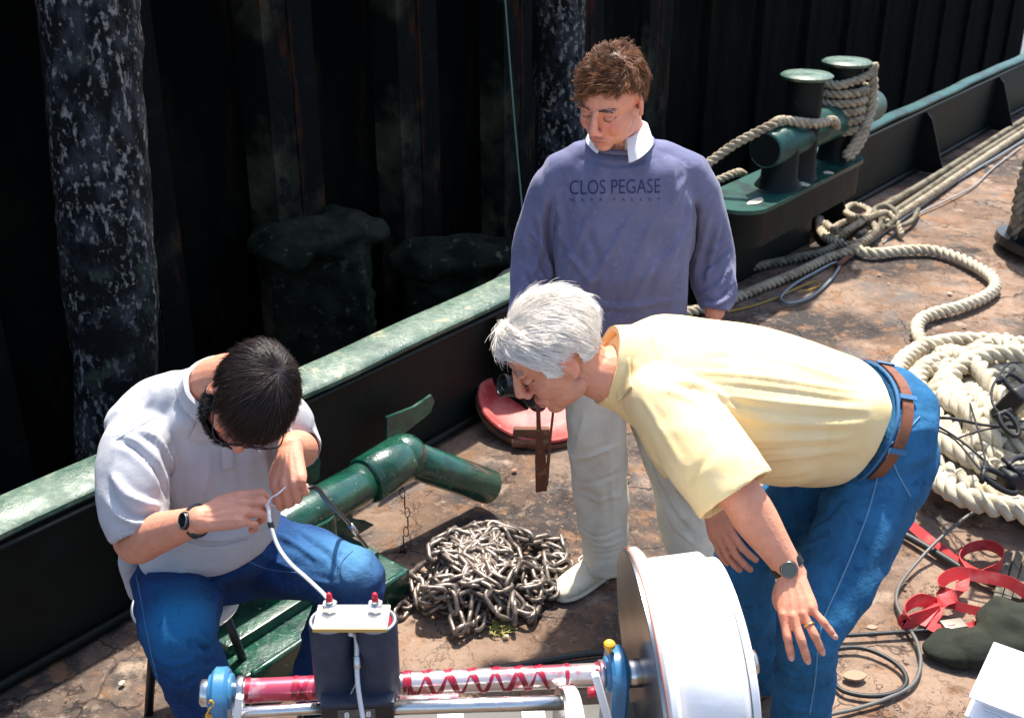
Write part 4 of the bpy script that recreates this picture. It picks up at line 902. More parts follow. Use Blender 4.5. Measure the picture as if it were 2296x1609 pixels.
    S = [([(262, 985), (310, 1010), (350, 1060), (372, 1110)], .012, -.014), ([(300, 960), (350, 985), (385, 1060), (380, 1130)], .012, .012), ([(250, 1060), (290, 1110), (360, 1140)], .012, .009), ([(245, 1100), (290, 1150), (350, 1160)], .011, -.009), ([(262, 1150), (310, 1172), (365, 1150)], .010, .008),
         ([(385, 985), (400, 1060), (395, 1130)], .012, .007), ([(600, 940), (610, 1000), (600, 1060)], .012, -.010), ([(560, 980), (590, 1040), (600, 1090)], .014, .007), ([(400, 1180), (470, 1205), (560, 1190), (610, 1150)], .012, .010), ([(390, 1195), (470, 1218), (560, 1204)], .009, -.008),
         ([(470, 1000), (460, 1080), (430, 1160)], .014, .005), ([(530, 1010), (540, 1090), (520, 1160)], .014, -.005), ([(640, 960), (665, 975), (692, 985)], .008, .007), ([(636, 990), (660, 1000), (690, 998)], .007, -.006), ([(350, 850), (330, 900), (260, 960)], .012, .004)]
    fold(pm, [(a, b_, c*1.5) for a, b_, c in S], noise=[(8, .008, (1, 1, .6)), (12, .006, (1.1, 1, .5), 1), (26, .0022, (1, 1, 1))], seed=14)
    po = mk('polo_shirt', None, mPolo, root, mesh=pm)
    pb = pm.copy(); setco(pb, getco(pb)+A3(WL[po])); 
    bb4 = bvh(pb)
    for c4 in ([(442, 842), (426, 873), (398, 905), (392, 868)], [(426, 873), (448, 935), (432, 962), (398, 905)], [(448, 930), (478, 968), (466, 988), (422, 990)]):
        t_ = cloth_patch(bb4, c4, 8, 6, .011)
        if t_: mk('collar_flap', [t_], mPolo, po)
    t_ = cloth_patch(bb4, [(496, 985), (522, 985), (524, 1052), (498, 1056)], 4, 8, .003)
    if t_: mk('placket', [t_], mPolo, po)
    for pts in ([(262, 985), (300, 962), (350, 935)], [(270, 1190), (320, 1180), (372, 1148)], [(262, 1205), (315, 1196), (374, 1164)], [(395, 1208), (470, 1226), (555, 1210)]):
        t_ = surf_line(pb, pts, .0014, .0003)
        if t_: mk('stitching', [t_], mPolo, po)
    pk = surf_line(pb, [(508, 985), (510, 1020), (508, 1050)], .0022, .0005)
    if pk: mk('placket', [pk], mPolo, po)
    # collar
    cc = A3(T(492, 864, 2.57)); z_ = unit((.10, -.35, .93)); a1 = unit(ac-z_*np.dot(ac, z_)); a2 = np.cross(z_, a1); R = []
    for i in range(44):
        a = 2*math.pi*i/44; dv = a1*math.cos(a)*.072+a2*math.sin(a)*.068; fr = max(0.0, -math.sin(a+.25))**2; o_ = unit(dv)
        R.append([cc+dv*.92-z_*.03, cc+dv*.95+z_*(.022-.03*fr), cc+dv*1.10+z_*(.022-.03*fr), cc+dv*1.16+o_*.012-z_*(.012+.030*fr), cc+dv*1.14+o_*.008-z_*(.016+.030*fr), cc+dv*1.02+z_*(-.01)])
    R = np.array(R); n0, n1 = R.shape[:2]; V = R.reshape(-1, 3)
    mk('collar', [(V+(.002*vnoise(V, 30, 3))[:, None], [((i*n1+j), ((i+1) % n0)*n1+j, ((i+1) % n0)*n1+(j+1) % n1, i*n1+(j+1) % n1) for i in range(n0) for j in range(n1)])], mPolo, po, autosmooth=60)
    # jeans
    K = A3(T(402, 1420, 2.60)); H = A3(T(398, 1275, 3.0)); K2 = A3(T(790, 1292, 2.93)); H2 = A3(T(545, 1225, 3.05))
    An = A3((K[0]+.07, K[1]+.04, .09)); A2 = G(700, 1550, .09)
    A2 = A3(A2)
    l1 = limb([H, H*.6+K*.4, H*.25+K*.75, K+A3((0, .015, -.03)), K*.72+An*.28, K*.35+An*.65, An], [.115, .112, .100, .088, .076, .070, .066])
    l2 = limb([H2, H2*.6+K2*.4, H2*.25+K2*.75, K2+A3((0, .01, -.02)), K2*.72+A2*.28, K2*.35+A2*.65, A2], [.110, .105, .096, .086, .076, .070, .064])
    pel = loft([(A3(T(462, 1200, 2.88)), ac*.165, A3((-.04, .13, 0))), (A3(T(462, 1240, 2.93)), ac*.18, A3((-.05, .15, 0))), ((H+H2)/2, ac*.19, A3((-.05, .15, .0))), ((H+H2)/2-A3((0, 0, .08)), ac*.16, A3((-.04, .12, .0)))], 36, 5, ex=2.3)
    jm = remesh([l1, l2, pel], .006, 7)
    fold(jm, [(a, b_, c*1.4) for a, b_, c in [([(540, 1210), (545, 1260), (520, 1290)], .010, -.006), ([(560, 1225), (620, 1260), (700, 1290)], .011, .007), ([(620, 1195), (680, 1230), (720, 1260)], .010, .007), ([(660, 1190), (730, 1240), (760, 1290)], .010, -.006), ([(640, 1280), (700, 1300), (760, 1310)], .010, .006),
        ([(440, 1300), (470, 1310), (500, 1290)], .009, .007), ([(450, 1330), (475, 1340), (495, 1320)], .009, -.007), ([(440, 1420), (465, 1440), (478, 1430)], .009, .010), ([(445, 1460), (470, 1475), (482, 1462)], .009, .009), ([(440, 1442), (465, 1457), (478, 1447)], .008, -.008), ([(340, 1460), (380, 1490), (440, 1480)], .010, .007), ([(345, 1500), (400, 1530), (450, 1510)], .010, -.006), ([(770, 1225), (755, 1270), (765, 1310)], .007, -.006)]],
        noise=[(8, .008, (1, 1, .8)), (13, .007, (.9, .9, 1.2), 1), (26, .003, (1, 1, 1))], seed=19)
    co = getco(jm)
    cj = denim(co, (.010, .036, .125), [(T(400, 1370, 2.55), (.10, .11, .12), (.02, .20, .42), .75), (T(800, 1245, 2.85), (.10, .12, .07), (.12, .32, .55), .8), (T(700, 1225, 2.85), (.10, .10, .06), (.05, .18, .38), .6), (T(560, 1180, 2.8), (.08, .08, .08), (.01, .05, .19), .3)], 7)
    jb = jm.copy(); setco(jb, co.copy()); jo = mk('jeans', None, mJean, root, mesh=jm, colr=cj)
    for pts in ([(545, 1190), (540, 1220), (536, 1250)], [(306, 1290), (318, 1350), (330, 1420), (348, 1500), (365, 1560)], [(538, 1250), (600, 1275), (680, 1285)], [(790, 1235), (765, 1262), (768, 1300)]):
        t_ = surf_line(jb, pts, .0017, .0004)
        if t_: mk('seam', [t_], mSeam, jo)
    for A_, d in ((An, unit((.3, -.95, 0))), (A2, unit((.35, -.93, 0)))):
        h = A3((A_[0], A_[1], 0))-d*.06; xq = np.cross(d, [0, 0, 1.0]); z = A3((0, 0, 1))
        mk('shoe', [loft([(h+d*p+z*(hh+.002), xq*w, z*hh) for p, w, hh in ((0, .028, .035), (.03, .038, .05), (.10, .040, .05), (.17, .046, .036), (.24, .047, .028), (.285, .028, .018), (.292, .01, .01))], 24, 4, ex=2.5)], mBlackPl, root)
    # straight dark hair falling from the crown
    cw = A3((.0, .055, .1))
    def mask(q):
        x, y, z = q[:, 0], q[:, 1], q[:, 2]
        return (((z > .045-.06*np.clip((y+.03)/.05, 0, 1.3)) & ((np.abs(x)<.05)|(z>.045)|(y>.02))) | ((y > .034) & (z > -.06)))
    def flow(c, p):
        d = c-cw; d[:, 2] -= .06; d[:, 1] += -.0; return d/(np.linalg.norm(d, axis=1)[:, None]+1e-6)+np.array([0, -.15, -.5])
    g1 = grow(C, Mx, s, 11000, mask, flow, lambda p: .042+.020*np.clip((-p[:, 1])/.05, 0, 1)+.006*(p[:, 2] < .06), lambda p: np.full(len(p), .12), curl=.0, rad=.0009, steps=8, seed=31, clump=.12, shade=(.5, 1.8), rads=(.083, .103, .092))
    hair_obj('hair', [g1], C, Mx, s, mask, mHairDark, root, rads=(.083, .103, .092), bump=.0003)
    def bm_(q):
        x, y, z = q[:, 0], q[:, 1], q[:, 2]
        return (z < -.055) & (y < .02) | ((np.abs(x) > .048) & (y < .005) & (y > -.035) & (z < .01) ) | ((z < -.03) & (y > -.05) & (np.abs(x) > .045) & (y < .01))
    def bf(c, p): return np.stack([0*c[:, 0], -.3+0*c[:, 0], -1+0*c[:, 0]], 1)
    g2 = grow(C, Mx, s, 3200, bm_, bf, lambda p: np.full(len(p), .022), lambda p: np.full(len(p), .8), curl=.5, rad=.0011, steps=5, seed=41, clump=.5, shade=(.6, 1.5), rads=(.074, .078, .078), cen=(0, -.024, -.044))
    hair_obj('beard', [g2], C, Mx, s, bm_, mBeard, root, rads=(.074, .078, .078), cen=(0, -.024, -.044))
    def LW(p): return A3(C)+Mx@(A3(p)*s)
    gl = [tube([LW((q*.032+.022*math.cos(a), -.104, .004+.018*math.sin(a))) for a in np.linspace(0, 2*math.pi, 21)], .0016, n=6, sub=1, cap=False) for q in (-1, 1)]
    go = mk('glasses_frame', [gl[0]], mBlackPl, root); mk('lens_rim', [gl[1]], mBlackPl, go)
    mk('bridge', [tube([LW((-.010, -.105, .008)), LW((0, -.108, .011)), LW((.010, -.105, .008))], .0015, n=6)], mBlackPl, go)
    for q in (-1, 1): mk('temple', [tube([LW((q*.054, -.104, .010)), LW((q*.079, -.09, .012)), LW((q*.085, -.03, .010)), LW((q*.085, .015, .006))], .0018, n=6)], mBlackPl, go)
    # things in his hands
    ms = M('white_cable_sheath', (.62, .60, .60), .5); tip = A3(tr_[0][-1]); tip2 = A3(tl[0][-1])
    cb = [tip2+A3((0, .006, 0)), tip2+A3((-.004, -.004, -.002)), tip*.5+tip2*.5+A3((0, -.004, -.004)), tip+A3((0, -.008, 0)), A3(T(602, 1140, 2.35)), A3(T(605, 1170, 2.34)), A3(T(622, 1222, 2.33)), A3(T(650, 1262, 2.30)), A3(T(690, 1298, 2.25)), A3(T(722, 1328, 2.15)), A3(T(735, 1343, 2.06))]
    o = mk('cable', [tube(cb, [.0018, .0020, .0024, .0030]+[.0042]*(len(cb)-4), n=10, sub=6)], ms); setp(o, 'white cable running from the seated man\'s fingers down to the cylinder terminal', 'cable')
    mk('loose_wire', [tube([T(640, 1092, 2.37), T(622, 1108, 2.35), T(606, 1118, 2.345), T(600, 1140, 2.34), T(606, 1168, 2.338)], .0018, n=6)], ms, o)
    mk('cable_tie', [tube([A3(T(606, 1172, 2.34)), A3(T(609, 1182, 2.34))], .0065, n=10)], mBlackPl, o)
    o = mk('cable', [tube([tip2, A3(T(700, 1092, 2.52)), A3(T(735, 1125, 2.70)), A3(T(775, 1165, 3.0)), A3(T(800, 1198, 3.15)), A3(T(822, 1226, 3.3))], .0058, n=10)], mBlackPl); setp(o, 'black cable hanging from the seated man\'s other hand over the green pipe', 'cable')
    mk('ferrule', [cyl(T(786, 1178, 3.06), T(798, 1194, 3.12), .008, 12)], M('bright_ferrule', (.6, .65, .7), .3, metal=.8), o)
    # stool under him
    sc = A3((-.905, 2.53, .36)); st = thing('stool', (sc[0], sc[1], 0), 'white topped stool with dark legs hidden under the seated man', 'stool')
    mk('seat', [lathe(sc-A3((0, 0, .028)), (0, 0, 1), [(0, .05), (.001, .120), (.008, .141), (.028, .151), (.046, .141), (.054, .120), (.056, .05)], 40)], M('white_vinyl', (.72, .73, .74), .35), st)
    for a in (200, 290, 20, 110):
        d = A3((math.cos(math.radians(a)), math.sin(math.radians(a)), 0)); mk('leg', [cyl(sc-A3((0, 0, .03))+d*.09, A3((sc[0], sc[1], 0))+d*.15, .013, 12)], mBlackPl, st)
seated_man()
# ================================================================== SHIP'S FITTINGS
mFrost = M('worn_glare_flecked_green', (.005, .058, .034), .3, var=[((.003, .030, .020), 8, .46, .6), ((.20, .24, .16), 60, .63, .70), ((.05, .035, .02), 20, .68, .74)], bumps=[(24, .0025), (110, .0008)], coat=.5, rvar=(10, .4, .65, .18, .45))  # pale flecks: chipped paint plus the glare on pipe and ledges, put into colour
mHole = M('dark_pipe_bore', (.001, .001, .001), .9)
mRope = M('laid_mooring_rope', (.36, .30, .21), .95, var=[((.22, .17, .11), 12, .48, .62), ((.46, .40, .30), 40, .55, .68)], bumps=[(160, .002)])
mRopeW = M('cream_nylon_rope', (.50, .44, .32), .9, var=[((.42, .35, .23), 10, .50, .64), ((.10, .14, .08), 3.0, .64, .70), ((.58, .53, .42), 40, .55, .68)], bumps=[(180, .002)])
mRopeOld = M('grimy_rope', (.22, .19, .135), .95, var=[((.10, .09, .06), 9, .48, .62)], bumps=[(160, .002)])
mIron = M('worn_chain_iron', (.27, .22, .185), .42, metal=.6, var=[((.10, .08, .065), 22, .46, .62), ((.24, .17, .12), 60, .6, .7)], bumps=[(120, .001)])
mBlackIron = M('black_iron', (.02, .02, .022), .5, metal=.5, bumps=[(60, .001)])
mRed = M('faded_red_paint', (.36, .035, .030), .55, var=[((.46, .11, .09), 7, .45, .6), ((.22, .06, .03), 12, .6, .7), ((.6, .45, .4), 30, .66, .74)], bumps=[(30, .002)])
mRust = M('rusty_rim', (.13, .05, .025), .85, var=[((.05, .025, .015), 14, .45, .6), ((.28, .13, .06), 30, .6, .7)], bumps=[(50, .003)])
mRubber = M('black_hose_rubber', (.012, .014, .014), .5, bumps=[(80, .0006)])
mGrey = M('grey_cable_sheath', (.10, .095, .085), .5)
mWeb = M('red_webbing', (.52, .028, .030), .75, var=[((.62, .12, .11), 7, .5, .62)], bumps=[(300, .0008)])
mOlive = M('olive_canvas', (.010, .013, .006), .95, var=[((.026, .026, .012), 8, .5, .65)], bumps=[(40, .004), (500, .001)])
mPaper = M('paper', (.80, .80, .82), .8); mCoverW = M('white_binder_cover', (.84, .83, .85), .35)
RZ = Matrix.Rotation(math.atan2(BD[1], BD[0]), 3, 'Z')
# --- near bitt on which the light falls
nb0 = A3((-.339, 3.01, 0))            # inner right end of the base
nbt = thing('pipe_bitt', (nb0-BD*.4).tolist(), 'glossy green pipe fitting with a sloping arm, on a base beside the seated man\'s knee', 'bitt')
bc_ = nb0-BD*.33+BN*.15
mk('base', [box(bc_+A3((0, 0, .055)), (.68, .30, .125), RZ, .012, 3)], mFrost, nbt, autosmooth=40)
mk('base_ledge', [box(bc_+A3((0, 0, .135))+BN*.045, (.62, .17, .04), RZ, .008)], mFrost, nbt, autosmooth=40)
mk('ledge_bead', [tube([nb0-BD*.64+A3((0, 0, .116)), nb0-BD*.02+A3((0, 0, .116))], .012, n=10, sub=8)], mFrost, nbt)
pE = A3(Y(842, 1066, 3.27)); pS = pE-BD*.74
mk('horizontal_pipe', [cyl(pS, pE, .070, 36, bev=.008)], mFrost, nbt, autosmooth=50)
# web under the pipe with a concave outline
wb = []
for a in np.linspace(0, 1, 12): wb.append(pE-BD*(.02+.10*math.sin(a*math.pi*.5)**.6*0+.0)+A3((0, 0, -.03))*0+np.array([0, 0, -(pE[2]-.13)*a])-BD*.10*math.sin(a*math.pi))
poly = [pS+A3((0, 0, -.0))+BD*.1]+[p for p in [pE-BD*.01]]+wb[1:]+[pS*A3((1, 1, 0))+A3((0, 0, .13))+BD*.1]
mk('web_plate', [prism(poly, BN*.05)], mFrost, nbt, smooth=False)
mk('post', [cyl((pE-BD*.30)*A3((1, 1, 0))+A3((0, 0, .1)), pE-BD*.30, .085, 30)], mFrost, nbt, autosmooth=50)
c2 = pE+BD*.14+A3((0, 0, .01)); 
aS = c2+BD*.0; aE = A3(G(1098, 1092, .085))
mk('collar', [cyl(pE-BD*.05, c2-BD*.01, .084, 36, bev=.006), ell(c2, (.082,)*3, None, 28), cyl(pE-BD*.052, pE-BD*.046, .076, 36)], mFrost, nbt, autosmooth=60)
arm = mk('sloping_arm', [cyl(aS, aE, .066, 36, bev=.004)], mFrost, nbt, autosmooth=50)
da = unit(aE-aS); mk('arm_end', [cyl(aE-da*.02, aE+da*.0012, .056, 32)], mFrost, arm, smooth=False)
lk = A3(T(880, 1085, 4.0))
for i in range(9):
    p = aS+A3((.0, 0, -.07-.032*i))+A3((-.01*math.sin(i), -.012*i, 0)); a = i*1.5708
    th = np.linspace(0, 2*math.pi, 13)[:-1]; dx = A3((math.cos(a), math.sin(a), 0))
    mk('link', [tube([p+dx*.009*math.cos(t)+A3((0, 0, .021))*math.sin(t) for t in np.linspace(0, 2*math.pi, 11)], .0018, n=6, sub=1, cap=False)], mBlackIron, nbt)
mk('shackle', [tube([p, p+A3((.02, .0, -.02)), p+A3((0, 0, -.05)), p+A3((-.02, 0, -.02)), p], .004, n=6)], mBlackIron, nbt)

# --- far double bitt
fb = thing('double_bitt', bl(4.95, -.22).tolist(), 'roped dark green double bitt with mushroom caps and cross horn behind the standing man', 'bitt')
H0 = .54
def rounded_plan(s0, s1, o0, o1, r, z, grow=0.0):
    pts = []
    for (cs, co_, a0) in ((s1-r, o0+r, -90), (s1-r, o1-.02, 0), (s0+r, o1-.02, 90), (s0+r, o0+r, 180)):
        rr = r if co_ == o0+r else .02
        for a in np.linspace(a0, a0+90, 8): pts.append(bl(cs+(rr+grow)*math.cos(math.radians(a)), co_+(rr+grow)*math.sin(math.radians(a)), z))
    return pts
mk('pedestal', [prism(rounded_plan(3.95, 5.30, -.10, .0, .04, -.01), (0, 0, H0-.10))], mDarkGreen, fb, autosmooth=40)
mk('skirt', [prism(rounded_plan(3.95, 5.42, -.34, .0, .15, H0-.20), (0, 0, .20))], mDarkGreen, fb, autosmooth=40)
mk('top_plate', [prism(rounded_plan(3.95, 5.42, -.34, .0, .15, H0-.008, .02), (0, 0, .022))], mTeal, fb, autosmooth=40)
PZ = []
for sx, sy, lab in ((1810, 165, 0), (1900, 135, 0)):
    top = WP(sx, sy, -.21); base = A3((top[0], top[1], H0)); PZ.append((base, top))
    # tapered, slightly splayed
    mk('post', [lathe(base, (0, 0, 1), [(0, .13), (.02, .112), (.10, .098), (top[2]-H0-.03, .098), (top[2]-H0-.012, .10)], 36)], mDarkGreen, fb, autosmooth=50)
    mk('cap', [lathe((top[0], top[1], top[2]-.030), (0, 0, 1), [(0, .09), (.004, .135), (.020, .142), (.030, .128), (.033, .05)], 40)], mRail, fb, autosmooth=50)
P1 = PZ[0][0]; hz = .79
mk('horn', [cyl(P1-BD*.42+A3((0, 0, hz-H0)), P1+BD*1.0+A3((0, 0, hz-H0)), .098, 36, bev=.01)], mTeal, fb, autosmooth=50)
mk('horn_end', [cyl(P1-BD*.424+A3((0, 0, hz-H0)), P1-BD*.415+A3((0, 0, hz-H0)), .086, 32)], mDarkGreen, fb, smooth=False)
mk('horn_foot', [lathe(P1-BD*.22, (0, 0, 1), [(0, .14), (.06, .10), (.24, .095)], 30)], mDarkGreen, fb, autosmooth=50)
mPatch = M('bare_primer_patch', (.50, .46, .34), .9)
for px, py, rx, ry in ((1790, 412, .045, .07), (1695, 452, .075, .03), (1858, 388, .03, .03)):
    c = A3(G(px, py, H0+.0165)); mk('worn_patch', [prism([c+BD*rx*math.cos(a)*(1+.2*math.sin(3*a))+BN*ry*math.sin(a) for a in np.linspace(0, 2*math.pi, 14)[:-1]], (0, 0, .0015))], mPatch, fb, smooth=False)
# rope on it
R0 = .0265
def mkrope(path, R, m, lab, seed=0, pitch=4.2, name='rope', sub=6, grp=None):
    st = rope(path, R, 3, pitch, sub, seed)
    root = thing(name, (float(path[0][0]), float(path[0][1]), float(path[0][2])), lab, 'rope', grp)
    for v in st: mk('strand', [v], m, root)
    return root
P2, T2 = PZ[1]; rr = .098+R0
pth = [A3(Y(1540, 400, 5.75)), A3(Y(1600, 358, 5.80)), A3(Y(1650, 322, 5.82)), P1-BD*.38+A3((0, 0, hz-H0+.125)), P1-BD*.25+A3((0, 0, hz-H0+.128)), P1-BD*.10+BN*-.125+A3((0, 0, hz-H0+.10)), P1-BN*.13+BD*.12+A3((0, 0, hz-H0+.08))]
turns = 5; z0 = .86-H0
for i in range(turns*10+1):
    a = -1.9+i/10*2*math.pi; pth.append(P2+A3((math.cos(a)*rr*1.02, math.sin(a)*rr*1.02, z0-.12+.054*i/10)))
e = pth[-1]; pth += [P2+A3((.13, -.06, z0+.20)), P2+A3((.14, -.05, z0+.26))]
mkrope(pth, R0, mRope, 'tan rope led over the horn and wound round the far bitt post', 1, sub=3)
mkrope([P2+A3((.13, -.05, z0+.24)), P2+A3((.155, -.06, z0+.12)), P2+A3((.15, -.07, z0-.04)), P2+A3((.11, -.12, z0-.16)), P2+A3((.06, -.14, z0-.24)), P2+A3((.01, -.15, z0-.26)), P2+A3((.10, -.13, z0-.12)), P2+A3((.17, -.04, z0+.0)), P2+A3((.16, -.02, z0+.15))], R0, mRope, 'doubled end of tan rope hanging down the right side of the wound bitt post', 2, sub=5)
mkrope([G(1560, 425, .52), G(1610, 405, .56), G(1652, 388, .58), G(1668, 392, .5)], R0*.9, mRope, 'short piece of rope lying on the bitt top beside the sweatshirt', 3)
# ropes along the deck
mkrope([G(1520, 650, .03), G(1600, 625, .03), G(1680, 602, .03), G(1780, 580, .03), G(1860, 560, .03), G(1900, 520, .04), G(1960, 478, .04), G(2060, 420, .03), G(2180, 345, .03), G(2262, 292, .03), G(2400, 205, .03)], .028, mRopeOld, 'grimy thick rope nearest the bulwark foot, along the deck edge', 4)
mkrope([G(1520, 705, .03), G(1600, 685, .03), G(1680, 655, .03), G(1780, 615, .03), G(1860, 578, .03), G(1920, 555, .05), G(1990, 500, .04), G(2090, 435, .03), G(2200, 360, .03), G(2290, 300, .03), G(2400, 230, .03)], .030, mRope, 'thick tan rope running parallel on the open deck side of the grimy rope', 5)
mkrope([G(1925, 530, .06), G(1990, 486, .06), G(2075, 430, .05), G(2190, 352, .05), G(2280, 295, .05), G(2400, 222, .05)], .024, mRopeOld, 'thinner rope lying between the two thick deck ropes beyond the knot', 6)
kn = [(1835, 485, .05), (1838, 520, .05), (1870, 545, .05), (1925, 545, .07), (1965, 515, .09), (1935, 490, .10), (1890, 500, .08), (1862, 515, .07), (1850, 500, .08), (1880, 520, .1), (1920, 505, .12), (1950, 475, .11), (1915, 460, .10), (1895, 475, .12), (1935, 490, .14), (1985, 478, .12), (2010, 500, .08), (2022, 530, .03)]
mkrope([G(x, y, z) for x, y, z in kn], .022, mRope, 'knotted bundle of frayed rope on the deck ropes at the bitt corner', 7, sub=5)
kn2 = [(1950, 540, .03), (1975, 500, .10), (1960, 470, .12), (1990, 462, .12), (2015, 485, .10), (1990, 510, .08), (2040, 500, .04), (2060, 470, .04)]
mkrope([G(x, y, z) for x, y, z in kn2], .016, mRopeOld, 'thin frayed line tangled on the right end of the knotted bundle', 8, sub=5)
mkrope([G(x, y, .04) for x, y in ((1845, 478), (1838, 500), (1860, 535), (1905, 556), (1960, 568), (2030, 562), (2090, 562), (2150, 580), (2205, 608), (2232, 636), (2215, 662), (2160, 686), (2105, 700), (2066, 716), (2056, 742), (2072, 778), (2085, 806), (2130, 812), (2190, 800))]+[], .034, mRopeW, 'cream rope snaking across the open deck down to the big coil', 9)
# coil of cream rope
cc0 = A3(G(2300, 1005)); r_ = random.Random(5)
for k in range(19):
    rad = .56-.052*(k % 7)-.02*r_.random(); zz = .04+.055*(k//6)+.01*r_.random(); off = A3(((r_.random()-.5)*.10, (r_.random()-.5)*.12, 0)); P = []
    a0 = r_.random()*6.28; sq = .80+.3*r_.random(); 
    for i in range(20):
        a = a0+i/20*2*math.pi*1.04; wob = 1+.06*math.sin(2*a+k)+.04*math.sin(3*a+2*k)
        P.append(cc0+off+A3((math.cos(a)*rad*wob*.92, math.sin(a)*rad*wob*sq*1.15, zz+.018*math.sin(a*2+k)+.002*k)))
    lab = ['outermost', 'second outermost', 'third', 'fourth', 'fifth', 'sixth', 'seventh'][k % 7] if k < 7 else None
    m = mRopeW
    if k == 0: coil = thing('rope_coil', cc0.tolist(), 'large heap of coiled cream rope at the right edge, behind the bending man', 'rope coil')
    for v in rope(P, .041, 3, 4.0, 4, k): mk('strand', [v], m, coil)
for k, pts in enumerate(([(2090, 800, .10), (2140, 792, .22), (2190, 820, .25), (2225, 870, .22), (2262, 905, .20), (2310, 925, .2)], [(2085, 905, .20), (2110, 860, .24), (2150, 880, .22), (2180, 940, .22), (2190, 1010, .20)], [(2070, 1020, .14), (2110, 1080, .18), (2180, 1120, .2), (2300, 1150, .16)], [(2180, 790, .16), (2230, 770, .18), (2290, 790, .2), (2350, 830, .2)], [(2130, 860, .22), (2160, 900, .26), (2200, 960, .25), (2240, 1000, .2)])):
    for v in rope([G(x, y, z) for x, y, z in pts], .041, 3, 4.0, 6, 40+k): mk('strand', [v], mRopeW, coil)
# iron tackle and wires on the coil
tk = thing('wire_tackle', G(2250, 960, .3).to_tuple(), 'tangle of black wires and shackles lying on top of the rope coil', 'tackle')
for pts, r in (([(2060, 938, .25), (2130, 938, .33), (2200, 952, .32), (2262, 958, .34), (2320, 965, .34)], .006), ([(2068, 948, .25), (2110, 960, .3), (2170, 1000, .3), (2225, 1050, .3)], .005), ([(2075, 955, .25), (2140, 985, .3), (2215, 1068, .3), (2280, 1080, .3)], .004), ([(2140, 985, .3), (2200, 965, .33), (2290, 950, .34)], .004),
    ([(2248, 830, .34), (2225, 870, .34), (2228, 910, .34), (2262, 940, .34), (2310, 945, .34)], .005), ([(2290, 812, .34), (2262, 815, .34), (2240, 840, .34)], .005), ([(2175, 905, .3), (2205, 1010, .34), (2215, 1085, .3)], .004)):
    mk('wire', [tube([G(*p) for p in pts], r, n=7)], mBlackIron, tk)
for c, rr_, a in ((G(2262, 950, .36), .035, .3), (G(2240, 1078, .33), .045, 1.2), (G(2285, 870, .38), .05, .8), (G(2292, 1040, .36), .04, 2.0)):
    c = A3(c); X = A3((math.cos(a), math.sin(a)*.8, .25)); X = unit(X); Z = unit(np.cross(X, (.3, -.4, .8)))
    mk('shackle', [tube([c+X*rr_*.7*math.cos(t)+Z*rr_*1.5*math.sin(t) for t in np.linspace(-1.2, 4.3, 13)], .010, n=8, sub=2), cyl(c-X*rr_*1.1-Z*rr_*1.3, c+X*rr_*1.1-Z*rr_*1.3, .009, 10)], mBlackIron, tk)
mk('block', [box(G(2272, 905, .36), (.10, .07, .16), Matrix.Rotation(.6, 3, 'Z')@Matrix.Rotation(.5, 3, 'X'), .02, 3)], mBlackIron, tk, autosmooth=50)
mk('block', [box(G(2288, 1070, .32), (.14, .08, .07), Matrix.Rotation(.2, 3, 'Z'), .02, 3)], mBlackIron, tk, autosmooth=50)
# hawser hung on a black drum at the right edge
dr = A3(G(2290, 575)); dz = thing('drum', dr.tolist(), 'black drum wrapped in heavy rope, cut off by the right edge', 'drum')
mk('core', [cyl(dr+A3((.22, .05, .0)), dr+A3((.42, .10, 1.15)), .30, 36, bev=.03)], mBlackPl, dz, autosmooth=50)
for k in range(4):
    P = [dr+A3((-.03+.045*k, .02-.03*k, .10-.02*k)), dr+A3((-.075+.05*k, .0-.03*k, .3)), dr+A3((-.055+.055*k, .02-.03*k, .55)), dr+A3((-.005+.055*k, .05-.03*k, .80)), dr+A3((.05+.055*k, .08-.03*k, 1.02)), dr+A3((.14+.055*k, .1, 1.22))]
    for v in rope(P, .040, 3, 4.0, 6, 60+k): mk('strand', [v], mRopeOld, dz)
mk('flange', [cyl(dr+A3((.20, .05, .0)), dr+A3((.21, .05, .05)), .34, 36)], mBlackPl, dz, smooth=False)
# wire strop with eye, yellow line
o = mk('wire_strop', [tube([G(x, y, .015) for x, y in ((1885, 592), (1870, 590), (1830, 610), (1785, 635), (1755, 660), (1752, 674), (1775, 680), (1820, 664), (1860, 630), (1880, 602), (1888, 590), (1950, 545), (2040, 480), (2140, 410), (2240, 350), (2320, 300))], .009, n=8)], M('galvanised_wire', (.20, .23, .25), .45, metal=.5, bumps=[(200, .001)])); setp(o, 'grey wire strop ending in an open eye loop on the deck', 'wire strop')
mk('ferrule', [cyl(G(1876, 597, .02), G(1902, 576, .02), .017, 14, bev=.003)], mRust, o)
o = mk('thin_line', [tube([G(x, y, .01) for x, y in ((1600, 705), (1680, 688), (1740, 668), (1790, 645), (1825, 632), (1838, 640), (1815, 650), (1790, 655))], .0045, n=6)], M('yellow_line', (.35, .22, .03), .8)); setp(o, 'thin yellow line beside the wire eye', 'line')
o = mk('thin_line', [tube([G(x, y, .01) for x, y in ((1980, 545), (2060, 480), (2110, 455), (2180, 420), (2230, 375), (2290, 330))], .006, n=6)], M('grey_line', (.25, .25, .25), .8)); setp(o, 'thin grey line wandering beside the deck ropes', 'line')
